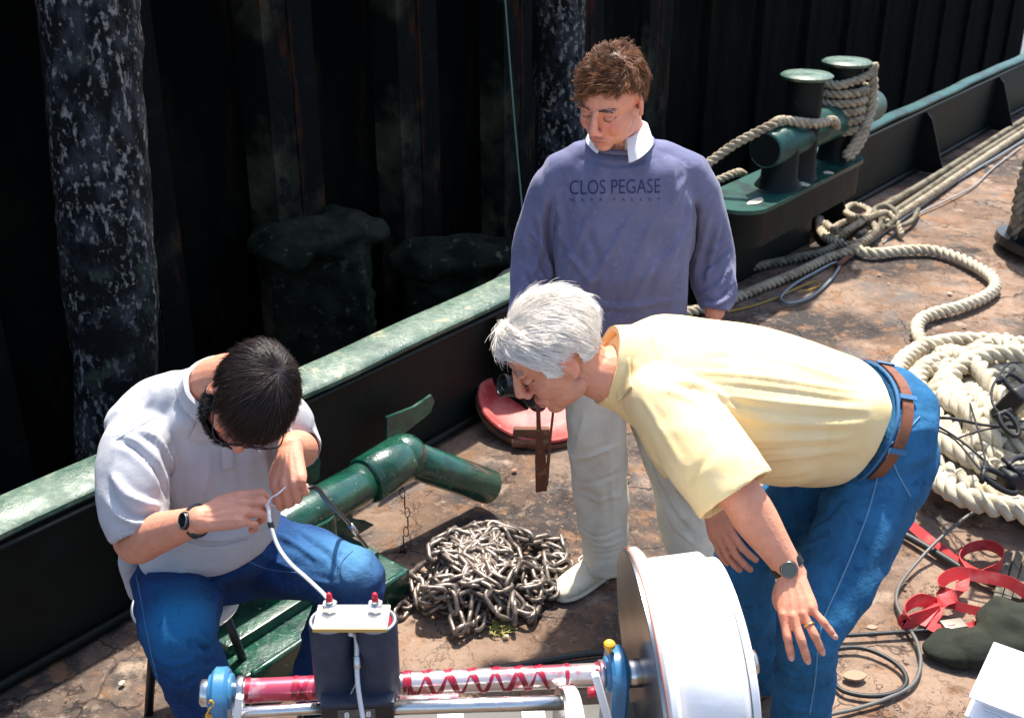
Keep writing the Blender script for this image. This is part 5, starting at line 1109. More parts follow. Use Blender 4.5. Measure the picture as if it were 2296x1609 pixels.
# red dish (open hatch cover) on the deck
hc = A3(G(1203, 962)); hr = thing('hatch_cover', hc.tolist(), 'open round hatch lid, faded red inside with a rusty rim, behind the hanging strap', 'hatch')
prof = [(.02, .03), (.015, .20), (.03, .245), (.075, .275), (.085, .285), (.092, .278), (.088, .262), (.055, .225), (.045, .15), (.042, .02)]
tilt = unit((.10, -.30, .95))
prof = [(a_, b_*.92) for a_, b_ in prof]; v, f = lathe(hc+A3((.0, .10, .03)), tilt, prof, 48); mk('dish', [(v, f)], mRed, hr, autosmooth=50)
cen = hc+A3((.0, .10, .03))+tilt*.083
A_ = unit(np.cross((0, 0, 1), tilt)) ; B_ = np.cross(tilt, A_)
mk('rim', [tube([cen-tilt*.03+.256*(A_*math.cos(a)+B_*math.sin(a)) for a in np.linspace(0, 2*math.pi, 41)], .014, n=8, sub=1, cap=False), tube([cen-tilt*.055+.242*(A_*math.cos(a)+B_*math.sin(a)) for a in np.linspace(0, 2*math.pi, 41)], .012, n=8, sub=1, cap=False)], mRust, hr)
hcn = hc+A3((-.045, -.145, .045))
mk('hinge', [box(hcn+A3((.02, 0, .015)), (.15, .03, .05), None, .006), cyl(hcn+A3((-.06, -.02, -.02)), hcn+A3((.1, -.02, -.02)), .018, 14)], mRust, hr, autosmooth=40)
mk('boss', [lathe(cen-tilt*.04, tilt, [(0, .04), (.012, .034), (.016, .01)], 20)], mBlackIron, hr)
# camera held by the standing man, with its strap
cmp_ = A3(Y(1166, 874, 2.95)); cr_ = thing('camera', cmp_.tolist(), 'black camera held low by the standing man, brown strap dangling', 'camera')
RC = Matrix.Rotation(-.5, 3, 'Z')@Matrix.Rotation(.6, 3, 'Y')
mk('camera_body', [box(cmp_+A3((.03, .02, 0)), (.10, .055, .08), RC, .010, 3)], mBlackPl, cr_, autosmooth=50)
ld = unit((-.75, -.35, .25)); mk('lens', [lathe(cmp_+A3((.0, 0, .01)), ld, [(0, .033), (.02, .034), (.022, .031), (.05, .031), (.052, .034), (.062, .034), (.062, .029), (.052, .026)], 30)], mBlackPl, cr_, autosmooth=40)
mk('lens_glass', [lathe(cmp_+A3((.0, 0, .01))+ld*.054, ld, [(0, .026), (.003, .018), (.004, .004)], 24)], mGlassD, cr_)
def ribbon(pts, w, side, th=.0025, sub=5):
    P = cr(np.array([list(p) for p in pts]), sub); W_ = np.interp(np.linspace(0, 1, len(P)), np.linspace(0, 1, len(w)), w) if not np.isscalar(w) else np.full(len(P), w)
    S_ = cr(np.array([list(q) for q in side]), max(1, int(round((len(P)-1)/(len(side)-1))))) if len(np.shape(side)) > 1 else np.tile(A3(side), (len(P), 1))
    S_ = S_[np.linspace(0, len(S_)-1, len(P)).astype(int)]; Tn = np.gradient(P, axis=0); Tn /= np.linalg.norm(Tn, axis=1)[:, None]+1e-9
    S_ = S_-Tn*(S_*Tn).sum(1)[:, None]; S_ /= np.linalg.norm(S_, axis=1)[:, None]+1e-9; N_ = np.cross(Tn, S_)
    R = np.stack([P-S_*W_[:, None]/2-N_*th/2, P+S_*W_[:, None]/2-N_*th/2, P+S_*W_[:, None]/2+N_*th/2, P-S_*W_[:, None]/2+N_*th/2], 1)
    return rings_mesh(R, True)
mk('strap', [ribbon([Y(1192, 862, 2.95), Y(1205, 905, 2.93), Y(1208, 960, 2.92), Y(1212, 1030, 2.92), Y(1214, 1102, 2.92)], [.012, .012, .014, .034, .036], (1, .2, 0)), ], mStrap, cr_, autosmooth=40)
mk('strap', [ribbon([Y(1236, 880, 2.95), Y(1240, 920, 2.94), Y(1234, 980, 2.935), Y(1228, 1050, 2.93), Y(1224, 1090, 2.925)], [.009, .009, .010, .014, .02], (.7, .7, 0))], mStrap, cr_, autosmooth=40)
# chain heap
ch = thing('chain', G(1090, 1330).to_tuple(), 'heap of worn iron chain piled on the deck beside the standing man\'s shoe', 'chain')
L0 = .034; lm = bpy.data.meshes.new('link')
pts = []
for i in range(16):
    a = 2*math.pi*i/16; c, s_ = math.cos(a), math.sin(a); pts.append(A3((c*.0195, s_*.0195+(.0165 if s_ > 0 else -.0165), 0)))
pts.append(pts[0]); v, f = tube(pts, .0077, n=7, sub=1, cap=False, rounded=False, up=(0, 0, 1)); lm.from_pydata(v.tolist(), [], f); lm.update(); lm.materials.append(mIron); lm.shade_smooth()
cg = np.random.default_rng(12)
outline = [G(x, y) for x, y in ((898, 1385), (935, 1275), (1050, 1225), (1160, 1205), (1285, 1235), (1265, 1320), (1215, 1390), (1130, 1425), (1030, 1435), (950, 1400))]
OP = np.array([[p.x, p.y] for p in outline])
def inside(p):
    c = False; n = len(OP); j = n-1
    for i in range(n):
        if (OP[i, 1] > p[1]) != (OP[j, 1] > p[1]) and p[0] < (OP[j, 0]-OP[i, 0])*(p[1]-OP[i, 1])/(OP[j, 1]-OP[i, 1])+OP[i, 0]: c = not c
        j = i
    return c
mid = OP.mean(0); lo_, hi_ = OP.min(0), OP.max(0); wp = [OP[0]-(mid-OP[0])*.02]
while len(wp) < 230:
    q = wp[-1]+cg.normal(size=2)*.085
    if inside(q): wp.append(q)
    elif cg.random() < .15:
        q = lo_+(hi_-lo_)*cg.random(2)
        if inside(q) and np.linalg.norm(q-wp[-1]) < .3: wp.append(q)
wp = np.array(wp); Ls = resample(cr(np.c_[wp, np.zeros(len(wp))], 5), .047)[:440]
placed = []
for i in range(len(Ls)-1):
    p = Ls[i]; d = unit(Ls[i+1]-Ls[i]); 
    near_ = [z for (x, y, z) in placed[:-2] if (x-p[0])**2+(y-p[1])**2 < .030**2]; z = .010+(max(near_)+.016 if near_ else 0); z = min(z, .115)
    if i and placed: z = .55*z+.45*placed[-1][2]
    placed.append((p[0], p[1], z))
for i in range(len(placed)-1):
    p = A3(placed[i]); q = A3(placed[i+1]); d = unit(q-p); n0 = unit(np.cross(d, unit([cg.normal()*.5, cg.normal()*.5, 1])))
    roll = (math.pi/4 if i % 2 else -math.pi/4)+cg.normal()*.5; n1 = unit(np.cross(n0, d)); X = n0*math.cos(roll)+n1*math.sin(roll); Z = np.cross(X, d)
    Mx_ = Matrix(np.c_[np.stack([X, d, Z], 1), (p+q)/2+A3((0, 0, .004))].tolist()).to_4x4()
    Mx_ = Matrix(((X[0], d[0], Z[0], (p+q)[0]/2), (X[1], d[1], Z[1], (p+q)[1]/2), (X[2], d[2], Z[2], (p+q)[2]/2+.006), (0, 0, 0, 1)))
    if i < 299:
        o = bpy.data.objects.new('link', lm); col.objects.link(o); o.parent = ch; o.matrix_parent_inverse = Matrix.Translation(-WL[ch]); o.matrix_basis = Mx_
    else:
        V = np.array([v_.co[:] for v_ in lm.vertices]); V = V@np.array(Mx_)[:3, :3].T+np.array(Mx_)[:3, 3]
        if i == 299: rest = []
        rest.append((V, [tuple(pp.vertices) for pp in lm.polygons]))
if len(placed) > 301: o = mk('links', rest, mIron, ch); o['kind'] = 'stuff'
# small tuft and flakes
fl = []
g3 = np.random.default_rng(3)
for i in range(420):
    s_ = g3.uniform(-2.5, 6); of = -g3.uniform(.02, 1)**.8*3.4; c = bl(s_, of, .003+.004*g3.random()); r1 = .004+.016*g3.random()**2; n = g3.integers(5, 8); a0 = g3.random()*6
    fl.append(prism([c+A3((r1*math.cos(a0+2*math.pi*k/n)*(.6+.6*g3.random()), r1*math.sin(a0+2*math.pi*k/n)*(.6+.6*g3.random()), .002*g3.random())) for k in range(n)], (0, 0, .003)))
o = mk('rust_flakes', fl, M('loose_rust_flake', (.22, .12, .075), .9, var=[((.42, .34, .26), 2, .5, .55), ((.05, .03, .02), 3, .52, .6)]), smooth=False); setp(o, 'loose rust flakes scattered over the deck', 'rust flakes', kind='stuff')
fs_ = []
for k in range(26):
    c = A3(G(1120+g3.uniform(-22, 22), 1412+g3.uniform(-8, 8), .006)); a = g3.random()*6; fs_.append(tube([c, c+A3((math.cos(a)*.02, math.sin(a)*.02, .008)), c+A3((math.cos(a+.6)*.035, math.sin(a+.6)*.035, .003))], .0015, n=4, sub=2))
o = mk('fibre_scraps', fs_, M('yellow_green_fibre', (.35, .33, .08), .9)); setp(o, 'yellowish fibre scraps on the deck below the chain heap', 'fibre scraps', kind='stuff')
# hoses, cables
def cable(pts, r, m, lab, cat='cable', z=None, name='cable'):
    o = mk(name, [tube([G(x, y, zz) for x, y, zz in [(p+(r+.002,))[:3] for p in pts]], r, n=10, sub=7)], m); setp(o, lab, cat); return o
cable([(1900, 1140), (2010, 1190), (2070, 1222), (2120, 1252), (2180, 1288), (2240, 1312), (2320, 1330)], .014, mRubber, 'thick black hose lying under the straight red strap', 'hose', name='hose')
cable([(2330, 1105, .10), (2296, 1115, .14), (2240, 1128, .16), (2180, 1150, .10), (2110, 1205, .06), (2055, 1262, .02), (2018, 1310), (2010, 1350), (2030, 1395), (2056, 1440), (2064, 1490), (2045, 1535), (1990, 1565), (1920, 1588), (1850, 1605), (1780, 1640)], .0062, mGrey, 'long grey cable curving down from the rope coil past the strap')
cable([(1700, 1505), (1800, 1465), (1870, 1455), (1930, 1452), (1985, 1472), (2022, 1500), (2032, 1530), (2008, 1552), (1950, 1560), (1890, 1548), (1860, 1520), (1820, 1505), (1780, 1510)], .0075, mRubber, 'black cable making an oval loop beside the bending man\'s shin')
cable([(1600, 1440), (1700, 1432), (1800, 1428), (1900, 1424), (2000, 1418), (2090, 1412), (2160, 1408)], .0070, mRubber, 'straight dark cable lying across the deck to the olive cloth')
cable([(1100, 1500, .02), (1180, 1488, .03), (1250, 1475, .04), (1340, 1462, .05), (1400, 1462, .05)], .011, mRubber, 'upper of two black hoses behind the red striped rod', 'hose', name='hose')
cable([(1120, 1515, .02), (1200, 1498, .02), (1270, 1490, .02), (1340, 1482, .03), (1400, 1480, .03)], .011, mRubber, 'lower of two black hoses behind the red striped rod', 'hose', name='hose')
# red webbing
wbt = thing('webbing_strap', G(2150, 1320).to_tuple(), 'red webbing strap lying in loops on the deck below the rope coil', 'strap')
def rb(pts, side, w=.040):
    mk('webbing', [ribbon([G(*p) for p in pts], w, side, .003, 7)], mWeb, wbt, autosmooth=50)
rb([(1960, 1118, .012), (2030, 1168, .02), (2090, 1215, .02), (2150, 1262, .02), (2190, 1285, .02), (2215, 1290, .03)], (.3, .6, .4), .035)
rb([(2200, 1290, .03), (2240, 1270, .05), (2248, 1240, .05), (2215, 1222, .04), (2170, 1230, .04), (2150, 1255, .03), (2165, 1285, .02)], (0, .15, 1), .040)
rb([(2360, 1370, .03), (2310, 1335, .05), (2260, 1305, .06), (2200, 1292, .06), (2150, 1285, .06), (2115, 1300, .05), (2110, 1325, .03), (2150, 1340, .02)], (0, .5, .8), .042)
rb([(2160, 1300, .04), (2150, 1330, .05), (2105, 1350, .04), (2080, 1375, .03), (2060, 1400, .02)], (.8, .5, .2), .045)
rb([(2100, 1355, .03), (2060, 1345, .06), (2030, 1365, .06), (2030, 1395, .03), (2060, 1385, .04), (2105, 1370, .03)], (.2, .3, .9), .045)
rb([(2110, 1350, .02), (2100, 1380, .03), (2085, 1400, .02), (2115, 1412, .02), (2140, 1410, .02)], (.9, .2, .3), .035)
rb([(2110, 1345, .03), (2160, 1362, .03), (2210, 1372, .02), (2250, 1366, .03)], (0, .5, .8), .03)
rb([(2165, 1408, .02), (2190, 1400, .03), (2200, 1380, .03)], (.5, .5, .5), .03)
mk('buckle', [box(G(2138, 1400, .03), (.075, .045, .012), Matrix.Rotation(.2, 3, 'Z'), .004)], M('bare_buckle', (.22, .19, .15), .5, metal=.4), wbt, autosmooth=40)
mk('hook', [tube([G(2190, 1385, .03), G(2225, 1372, .05), G(2250, 1385, .04), G(2235, 1400, .03), G(2205, 1396, .03)], .007, n=8)], mBlackIron, wbt)
# olive cloth
g4 = [ell(G(2140, 1450, .02), (.10, .07, .035), None, 24), ell(G(2205, 1445, .03), (.12, .08, .05), None, 24), ell(G(2275, 1415, .05), (.12, .13, .07), None, 24), ell(G(2255, 1462, .03), (.14, .07, .045), None, 24), ell(G(2350, 1430, .05), (.15, .16, .08), None, 24)]
cm = remesh(g4, .008, 4); co = getco(cm); no = getno(cm); setco(cm, co+no*(.024*vnoise(co*A3((1, 1, 1)), 11, 3)+.022*(.4-np.abs(vnoise(co, 15, 4))))[:, None])
o = mk('canvas_bundle', None, mOlive, mesh=cm); setp(o, 'crumpled dark olive canvas on the deck between red strap and binder', 'cloth')
# weathered grey boards at the right edge
bt = thing('slatted_board', G(2262, 1310).to_tuple(), 'weathered grey slatted board mostly hidden by the red strap', 'board')
for k in range(4):
    a = A3(G(2235+k*22, 1345, .012)); b_ = A3(G(2262+k*24, 1240, .012)); mid_ = (a+b_)/2; d = unit(b_-a); R = Matrix.Rotation(math.atan2(d[1], d[0]), 3, 'Z')
    mk('slat', [box(mid_, (float(np.linalg.norm(b_-a)), .026, .018), R, .003)], M('weathered_board', (.14, .12, .085), .9, var=[((.07, .06, .045), 14, .45, .6, (4, 1, 1))], bumps=[(60, .002)]) if k == 0 else MATS['weathered_board'], bt, smooth=False)
# a bright chip
for (x, y, lx, lab) in ((1916, 1516, .032, 'flat tan chip on the deck inside the black cable loop'), (1955, 1408, .016, 'small pale chip on the deck above the straight dark cable')):
    c = A3(G(x, y, .004)); o = mk('chip', [prism([c+A3((lx*math.cos(a)*(1+.2*math.sin(2*a+1)), lx*.7*math.sin(a), 0)) for a in np.linspace(0, 6.283, 12)[:-1]], (0, 0, .006))], M('tan_chip_%s' % len(MATS), (.30, .20, .13), .9), smooth=False); setp(o, lab, 'chip')
# ------------------------------------------------------------ binder on a table
bx = thing('binder', T(2260, 1540, 1.95).to_tuple(), 'white ring binder with loose pages lying closed at the lower right corner', 'binder')
pa, pb, pc = A3(T(2228, 1440, 2.02)), A3(T(2172, 1562, 1.93)), None
zt = pa[2]; pb = A3(G(2172, 1562, zt)); e1 = unit(pb-pa); pr = A3(G(2420, 1475, zt)); e2 = unit(pr-pa); e2 = unit(e2-e1*np.dot(e1, e2)); Lb = np.linalg.norm(pb-pa)
Rb = Matrix(np.stack([e1, e2, np.cross(e1, e2)], 1).tolist()); up_ = A3((0, 0, 1))
cB = pa+e1*Lb/2+e2*.14
mk('cover', [box(cB, (Lb, .28, .004), Rb, .0015)], mCoverW, bx, autosmooth=40)
mk('cover', [box(cB-up_*.036+e1*.006, (Lb, .28, .004), Rb, .0015)], mCoverW, bx, autosmooth=40)
for k in range(9): mk('page', [box(cB-up_*(.0065+.0034*k)+e1*(-.012+.003*rnd.random())+e2*(.016+.003*rnd.random()), (Lb-.02, .27, .0026), Rb)], mPaper, bx, smooth=False)
tb = thing('work_table', (pa[0]+.3, pa[1], 0), 'grey topped work table directly under the white binder', 'table')
mk('tabletop', [box(cB-up_*.058+e1*.10+e2*.16, (.30, .45, .03), Rb, .004)], mGrey, tb, smooth=False)
for a, b_ in ((.22, .02), (.22, .36), (-.02, .02), (-.02, .36)): 
    q = cB+e1*a+e2*b_; mk('leg', [cyl((q[0], q[1], 0), (q[0], q[1], zt-.07), .015, 10)], mGrey, tb)
# ================================================================== MACHINE IN THE FOREGROUND
mSteel = M('polished_steel', (.62, .60, .58), .22, metal=1, bumps=[(90, .0002, (1, 14, 14))], rvar=(20, .4, .6, .16, .32))
mDisc = M('brushed_steel_disc', (.34, .34, .34), .28, metal=1, var=[((.26, .25, .24), 6, .45, .6)], bumps=[(3, .002)])
mDye = M('crimson_thread_compound', (.33, .006, .030), .30, var=[((.16, .002, .012), 20, .5, .62)], coat=.3)
mDyeThin = M('thin_crimson_smear', (.66, .58, .56), .28, metal=.75, var=[((.60, .16, .20), 16, .50, .60), ((.40, .01, .04), 9, .60, .68)])
mBlue = M('sky_blue_enamel', (.035, .17, .34), .35, var=[((.07, .24, .42), 9, .5, .65), ((.02, .09, .18), 24, .64, .72)], bumps=[(60, .0008)], coat=.3)
mNavy = M('matt_navy_plastic', (.018, .026, .050), .55, var=[((.030, .040, .065), 30, .5, .65)], bumps=[(200, .0003)])
mWhiteE = M('white_gelcoat', (.84, .83, .82), .32, var=[((.72, .70, .66), 5, .62, .72)], bumps=[(6, .003)], coat=.3)
mCream = M('cream_nylon_plate', (.76, .70, .58), .45)
mEdge = M('yellowed_plate_edge', (.55, .34, .10), .5)
mRedCap = M('red_wax_cap', (.50, .01, .03), .4)
mYel = M('yellow_grease_nipple', (.75, .38, .02), .4)
mLabel = M('grey_label_plate', (.11, .10, .085), .5, var=[((.06, .055, .05), 40, .5, .65)])
mWp = M('white_print', (.75, .75, .75), .7); mYp = M('yellow_marker', (.70, .58, .05), .7)
mc = thing('winch_rig', T(900, 1800, 2.1).to_tuple(), 'bench rig with crimson striped steel rod, blue bearings and white housing along the bottom edge', 'machine')
a0 = A3(T(455, 1553, 2.06)); a1 = A3(T(1470, 1506, 2.14)); ad = unit(a1-a0); AL = float(np.linalg.norm(a1-a0))
side = unit(np.cross(ad, (0, 0, 1)))      # towards the camera
upm = np.cross(side, ad)
def AX(px):                                # axis point under image column px
    f = (px-455)/(1470-455); t = 2.06/(2.06+(2.14-2.06)*(1-f))*f; return a0+(a1-a0)*f
RM = Matrix(np.stack([ad, -side, upm], 1).tolist())
Rr = .0215
rod = mk('rod', [cyl(a0+ad*.004, AX(1462), Rr, 48, bev=.002)], mSteel, mc, autosmooth=50)
mk('rod_end', [cyl(a0-ad*.004, a0+ad*.022, Rr+.003, 40, bev=.003)], mSteel, mc, autosmooth=50)
# wide smeared sleeve, helical stripes
mk('smear', [cyl(AX(548), AX(712), Rr+.0008, 48)], M('crimson_smear', (.52, .07, .12), .30, metal=.4, var=[((.66, .50, .50), 14, .50, .62), ((.36, .01, .04), 9, .56, .66)]), rod, autosmooth=50)
mk('smear', [cyl(AX(893), AX(1330), Rr+.0006, 48)], mDyeThin, rod, autosmooth=50)
def stripe(p0, p1, ph0, turns, w, hand=1, seed=0):
    L = np.linalg.norm(p1-p0); n = max(8, int(abs(turns)*28)); R = []
    for i in range(n+1):
        t = i/n; a = ph0+hand*turns*2*math.pi*t; c = p0+(p1-p0)*t; ww = w*(1+.35*math.sin(5*t*turns+seed)+.2*math.sin(13*t*turns)); rad = A3(side)*math.cos(a)+A3(upm)*math.sin(a)
        q0 = c-ad*ww/2; q1 = c+ad*ww/2; R.append([q0+rad*Rr, q1+rad*Rr, q1-ad*.0005+rad*(Rr+.0024), q0+ad*.0005+rad*(Rr+.0024)])
    return rings_mesh(np.array(R), True)
for x0 in (915, 960, 1012, 1064, 1116, 1168, 1215): mk('stripe', [stripe(AX(x0-20), AX(x0+20), 1.9, .60, .0105, -1, x0)], mDye, rod, autosmooth=60)
for x0 in (940, 988, 1040, 1092, 1144, 1190): mk('stripe', [stripe(AX(x0-24), AX(x0+16), -1.3, .57, .0085, 1, x0)], mDye, rod, autosmooth=60)
for x0 in (552, 655, 700, 898, 908, 1262, 1330): mk('stripe', [stripe(AX(x0), AX(x0+9), 0, 1.0, .008, 1, x0)], mDye, rod, autosmooth=60)
mk('stripe', [stripe(AX(655), AX(690), -1.2, .5, .008, 1)], mDye, rod, autosmooth=60)
mk('stripe', [stripe(AX(690), AX(655), -1.2, .5, .006, 1)], mDye, rod, autosmooth=60)
# blue bearing blocks
def arch(c, w, th, drop, m, par, name, top=None, n=18, bev=.006):
    """rounded top block of width w across the axis, thickness th along it"""
    r = w/2; P = []
    for a in np.linspace(0, math.pi, n): P.append((r*math.cos(a), r*math.sin(a)))
    P += [(-r, -drop), (r, -drop)]
    P = np.array(P); R = []
    for h, k in ((-th/2, r-bev), (-th/2+bev, r), (th/2-bev, r), (th/2, r-bev)):
        R.append([c+ad*h+A3(side)*(x*k/r)+A3(upm)*(y*(k/r if y > 0 else 1)) for x, y in P])
    return mk(name, [rings_mesh(np.array(R), True)], m, par, autosmooth=40)
for cx, w in ((495, .098), (1378, .116)):
    b_ = arch(AX(cx)+upm*-.004, w, .031, .20, mBlue, mc, 'bearing_block')
    mk('bore_lip', [cyl(AX(cx)-ad*.022, AX(cx)+ad*.022, Rr+.012, 36, bev=.002)], mBlue if cx > 900 else mBlue, b_, autosmooth=50)
mk('bolt', [cyl(AX(1382)-upm*.105+side*.052, AX(1382)-upm*.105+side*.064, .014, 6)], mSteel, mc, smooth=False)
mk('clamp_ring', [cyl(AX(530), AX(546), Rr+.007, 36, bev=.002)], mSteel, mc, autosmooth=50)
mk('clamp_ring', [cyl(AX(1338), AX(1350), Rr+.006, 36, bev=.002)], mDyeThin, mc, autosmooth=50)
gn = AX(1358)+upm*.052; mk('grease_nipple', [cyl(gn, gn+upm*.012, .004, 12), lathe(gn+upm*.010, upm, [(0, .008), (.004, .011), (.012, .011), (.016, .007)], 14)], mYel, mc, autosmooth=40)
# chalk mark on the left block, a hook symbol
cm_ = AX(480)-ad*.006+side*.046
mk('yellow_mark', [tube([cm_+upm*.016+ad*.004, cm_+upm*.022+ad*.008, cm_+upm*.012+ad*.012, cm_+upm*.002+ad*.004, cm_-upm*.010, cm_-upm*.016+ad*.010, cm_-upm*.016-ad*.004, cm_-upm*.006+ad*.0], .0016, n=6)], mYel, mc)
# lower rods
for px0, px1, py, r, t in ((520, 735, 1598, .0105, 2.0), (880, 1275, 1586, .0135, 2.0)):
    mk('guide_rod', [cyl(T(px0, py, t), T(px1, py-12, t+.02), r, 28, bev=.002)], mSteel, mc, autosmooth=50)
mk('sleeve', [cyl(T(893, 1572, 2.03), T(1030, 1566, 2.03), .010, 24, bev=.002)], mDyeThin, mc, autosmooth=50)
mk('lever', [box(A3(T(1352, 1572, 2.0)), (.014, .014, .13), Matrix.Rotation(-.25, 3, 'Y'), .004)], mWhiteE, mc, autosmooth=40)
mk('lever', [box(A3(T(533, 1598, 1.98)), (.014, .014, .08), Matrix.Rotation(.2, 3, 'Y'), .004)], mWhiteE, mc, autosmooth=40)
mk('red_cap', [cyl(T(1318, 1552, 2.0), T(1336, 1550, 2.0), .009, 14, bev=.002)], mRedCap, mc)
# small disc behind the lower rod
cD = A3(T(1262, 1690, 2.02)); mk('small_disc', [cyl(cD-ad*.0035, cD+ad*.0035, .118, 64, bev=.001)], mDisc, mc, autosmooth=40)
mk('small_disc_rim', [cyl(cD+ad*.0036, cD+ad*.030, .118, 64, bev=.004)], mWhiteE, mc, autosmooth=40)
# bench bed below
bed = A3(T(900, 1700, 2.12)); mk('bed', [box(AX(905)-upm*.205, (AL+.25, .26, .03), RM, .004)], mGrey, mc, autosmooth=40)
for f in (.05, .95):
    for sg in (-.1, .1):
        q = a0+(a1-a0)*f+A3(side)*sg-upm*.22; mk('leg', [cyl((q[0], q[1], 0), (q[0], q[1], q[2]), .02, 14)], mGrey, mc)
# pale tray bits between
for px, py, sx in ((1010, 1612, .05), (1195, 1606, .045)):
    mk('pad', [box(A3(T(px, py, 2.08)), (sx, .03, .02), RM, .004)], mWhiteE, mc, autosmooth=40)
# twin navy cylinders with terminal plate
tc_ = thing('twin_cylinder_unit', T(802, 1600, 2.0).to_tuple(), 'pair of upright navy cylinders bridged by a cream plate with two hex nuts', 'electrical unit')
zc0 = A3(T(802, 1572, 2.0)); cyc = []
topz = A3(T(802, 1392, 1.985)); H_ = None
for px in (753, 851):
    b_ = A3(T(px, 1534, 2.02)); h = .143; cyc.append(b_)
    c_ = mk('cylinder', [lathe(b_-A3((0, 0, .02)), (0, 0, 1), [(0, .034), (.004, .0375), (h+.012, .0385), (h+.02, .0365), (h+.021, .030), (h+.015, .028)], 48)], mNavy, tc_, autosmooth=40)
    mk('top_lip', [tube([b_+A3((.0345*math.cos(a), .0345*math.sin(a), h+.0005)) for a in np.linspace(0, 2*math.pi, 33)], .0028, n=6, sub=1, cap=False)], M('grey_lip_%d' % px, (.30, .31, .36), .5), c_)
    mk('red_seal', [lathe(b_+A3((0, 0, h-.004)), (0, 0, 1), [(0, .028), (.004, .0285), (.005, .01)], 32)], mRedCap, c_)
pm_ = (cyc[0]+cyc[1])/2+A3((0, -.006, .143+.010)); dx_ = unit(cyc[1]-cyc[0]); dy_ = np.cross((0, 0, 1), dx_); RP = Matrix(np.stack([dx_, dy_, A3((0, 0, 1))], 1).tolist())
pl = mk('terminal_plate', [box(pm_, (.128, .066, .008), RP, .0012)], mCream, tc_, autosmooth=40)
mk('plate_edge', [box(pm_-dy_*.0334, (.1275, .0012, .0072), RP)], mEdge, pl, smooth=False)
for sx in (-.040, .040):
    q = pm_+dx_*sx+dy_*.014+A3((0, 0, .004)); mk('washer', [cyl(q, q+A3((0, 0, .002)), .0185, 32)], mCream, pl, autosmooth=40)
    nt_ = mk('nut', [cyl(q+A3((0, 0, .002)), q+A3((0, 0, .018)), .0142, 6, bev=.0012)], mSteel, pl, smooth=False)
    mk('stud', [cyl(q+A3((0, 0, .018)), q+A3((0, 0, .024)), .007, 16), ], mSteel, nt_, autosmooth=40)
    mk('red_cap', [lathe(q+A3((0, 0, .022)), (0, 0, 1), [(0, .0062), (.006, .0062), (.007, .0045), (.012, .0055), (.016, .0040), (.018, .002)], 14)], mRedCap, nt_)
bxc = A3(T(803, 1578, 2.0)); bb_ = mk('base_block', [box(bxc-upm*.03, (.128, .052, .095), RM, .004)], mBlackPl, tc_, autosmooth=40)
mk('top_flange', [box(bxc+upm*.022, (.130, .058, .010), RM, .002)], mNavy, tc_, autosmooth=40)
lp = bxc-upm*.012-(-A3(side))*0+A3(side)*.0272; lpl = mk('label_plate', [box(lp-ad*.002, (.066, .002, .050), RM)], mLabel, bb_, smooth=False)
def txt3(s_, size, o_, m, nm, bold=.0):
    cu = bpy.data.curves.new('t', 'FONT'); cu.body = s_; cu.size = size; cu.align_x = 'CENTER'; cu.offset = bold; ob = bpy.data.objects.new('t', cu); col.objects.link(ob)
    dg = bpy.context.evaluated_depsgraph_get(); me = bpy.data.meshes.new_from_object(ob.evaluated_get(dg)); bpy.data.objects.remove(ob)
    V = np.array([v.co[:] for v in me.vertices]); F = [tuple(p.vertices) for p in me.polygons]; V = o_+V[:, :1]*ad+V[:, 1:2]*upm+A3(side)*.0015; bpy.data.meshes.remove(me)
    return mk(nm, [(V, F)], m, lpl, smooth=False)
txt3('8', .017, lp+upm*.008-ad*.019, mWp, 'digit', .0006); txt3('8', .017, lp+upm*.008+ad*.019, mWp, 'digit', .0006)
txt3('DC', .013, lp-upm*.008-ad*.020, mYp, 'marker_writing', .0004); txt3('DC', .013, lp-upm*.008+ad*.020, mYp, 'marker_writing', .0004)
o = mk('cable', [tube([pm_-A3((0, .028, .012)), A3(T(797, 1425, 1.955)), A3(T(800, 1448, 1.955)), A3(T(800, 1490, 1.95)), A3(T(803, 1540, 1.945)), A3(T(812, 1600, 1.94)), A3(T(822, 1660, 1.93))], .0042, n=10)], MATS['white_cable_sheath']); setp(o, 'pale cable running down between the two navy cylinders', 'cable')
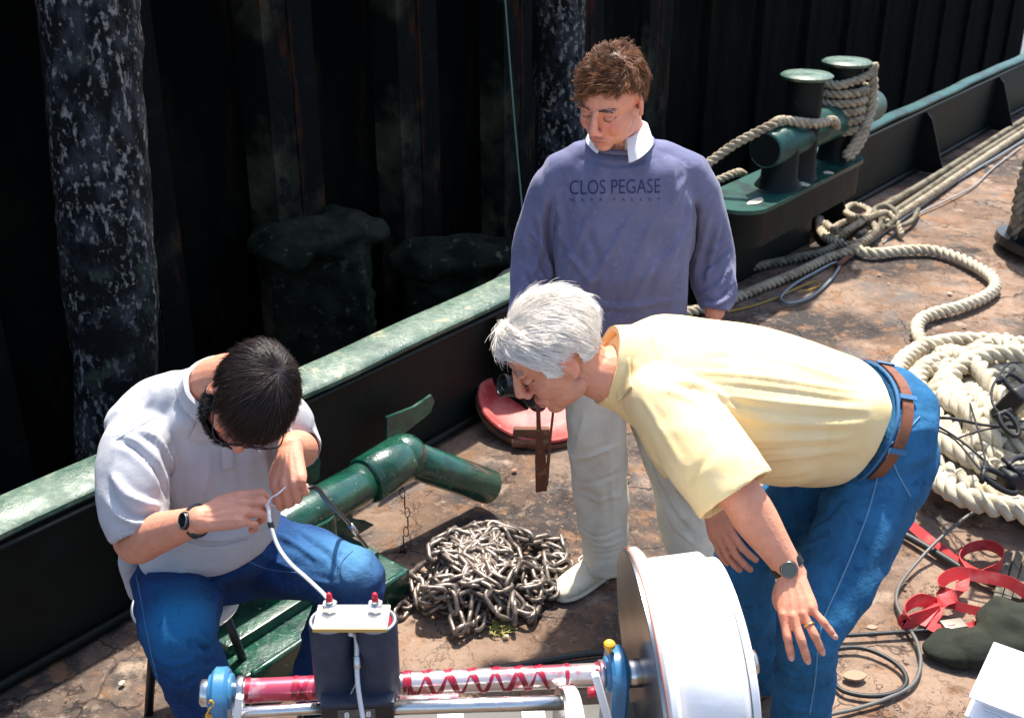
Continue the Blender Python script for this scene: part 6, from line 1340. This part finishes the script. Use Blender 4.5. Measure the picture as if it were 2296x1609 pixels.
mk('crimp', [cyl(A3(T(800, 1470, 1.952)), A3(T(801, 1498, 1.950)), .0062, 14, bev=.001)], M('crimp_metal', (.6, .6, .6), .35, metal=.9), o)
# big disc and white housing
def tomb(c0, prof, m, par, name, sm=50):
    """prof: list of (along axis, half depth at the top, top height, half depth at the bottom)"""
    n = 30; R = []
    for h, rt, ht, rbt in prof:
        pts = []
        for a in np.linspace(0, math.pi, n): pts.append((rt*math.cos(a), ht-rt+rt*math.sin(a)))
        pts += [(-rt-(rbt-rt)*.5, -.05), (-rbt, -.30), (rbt, -.30), (rt+(rbt-rt)*.5, -.05)]
        R.append([c0+ad*h+A3(side)*x+A3(upm)*y for x, y in pts])
    return mk(name, [rings_mesh(np.array(R), True)], m, par, autosmooth=sm)
cW = AX(1440)-upm*.012; ad2 = unit(ad+upm*.115); up2 = unit(np.cross(side, ad2))
mk('hub_collar', [cyl(AX(1402), AX(1440), Rr+.006, 36, bev=.002)], mSteel, mc, autosmooth=50)
mk('disc', [cyl(cW-ad2*.004, cW+ad2*.004, .245, 96, bev=.001)], mDisc, mc, autosmooth=40)
mk('disc_rim', [cyl(cW+ad2*.0045, cW+ad2*.030, .247, 96, bev=.008)], mWhiteE, mc, autosmooth=40)
mk('seal_line', [tube([cW+ad2*.0045+(.2475)*(A3(side)*math.cos(a)+A3(up2)*math.sin(a)) for a in np.linspace(0, 2*math.pi, 97)], .0012, n=6, sub=1, cap=False)], M('orange_seal', (.5, .10, .04), .5), mc)
mk('housing', [cyl(cW+ad2*.028, cW+ad2*.158, .222, 96, bev=.016), cyl(cW+ad2*.156, cW+ad2*.176, .208, 96, bev=.016)], mWhiteE, mc, autosmooth=50)
mk('end_ring', [tube([cW+ad2*.172+(.172)*(A3(side)*math.cos(a)+A3(up2)*math.sin(a)) for a in np.linspace(0, 2*math.pi, 73)], .010, n=10, sub=1, cap=False)], mWhiteE, mc)
mk('hub_knob', [cyl(cW+ad2*.170, cW+ad2*.205, .012, 24), lathe(cW+ad2*.203, ad2, [(0, .012), (.002, .026), (.012, .028), (.020, .022), (.022, .006)], 32)], mSteel, mc, autosmooth=50)
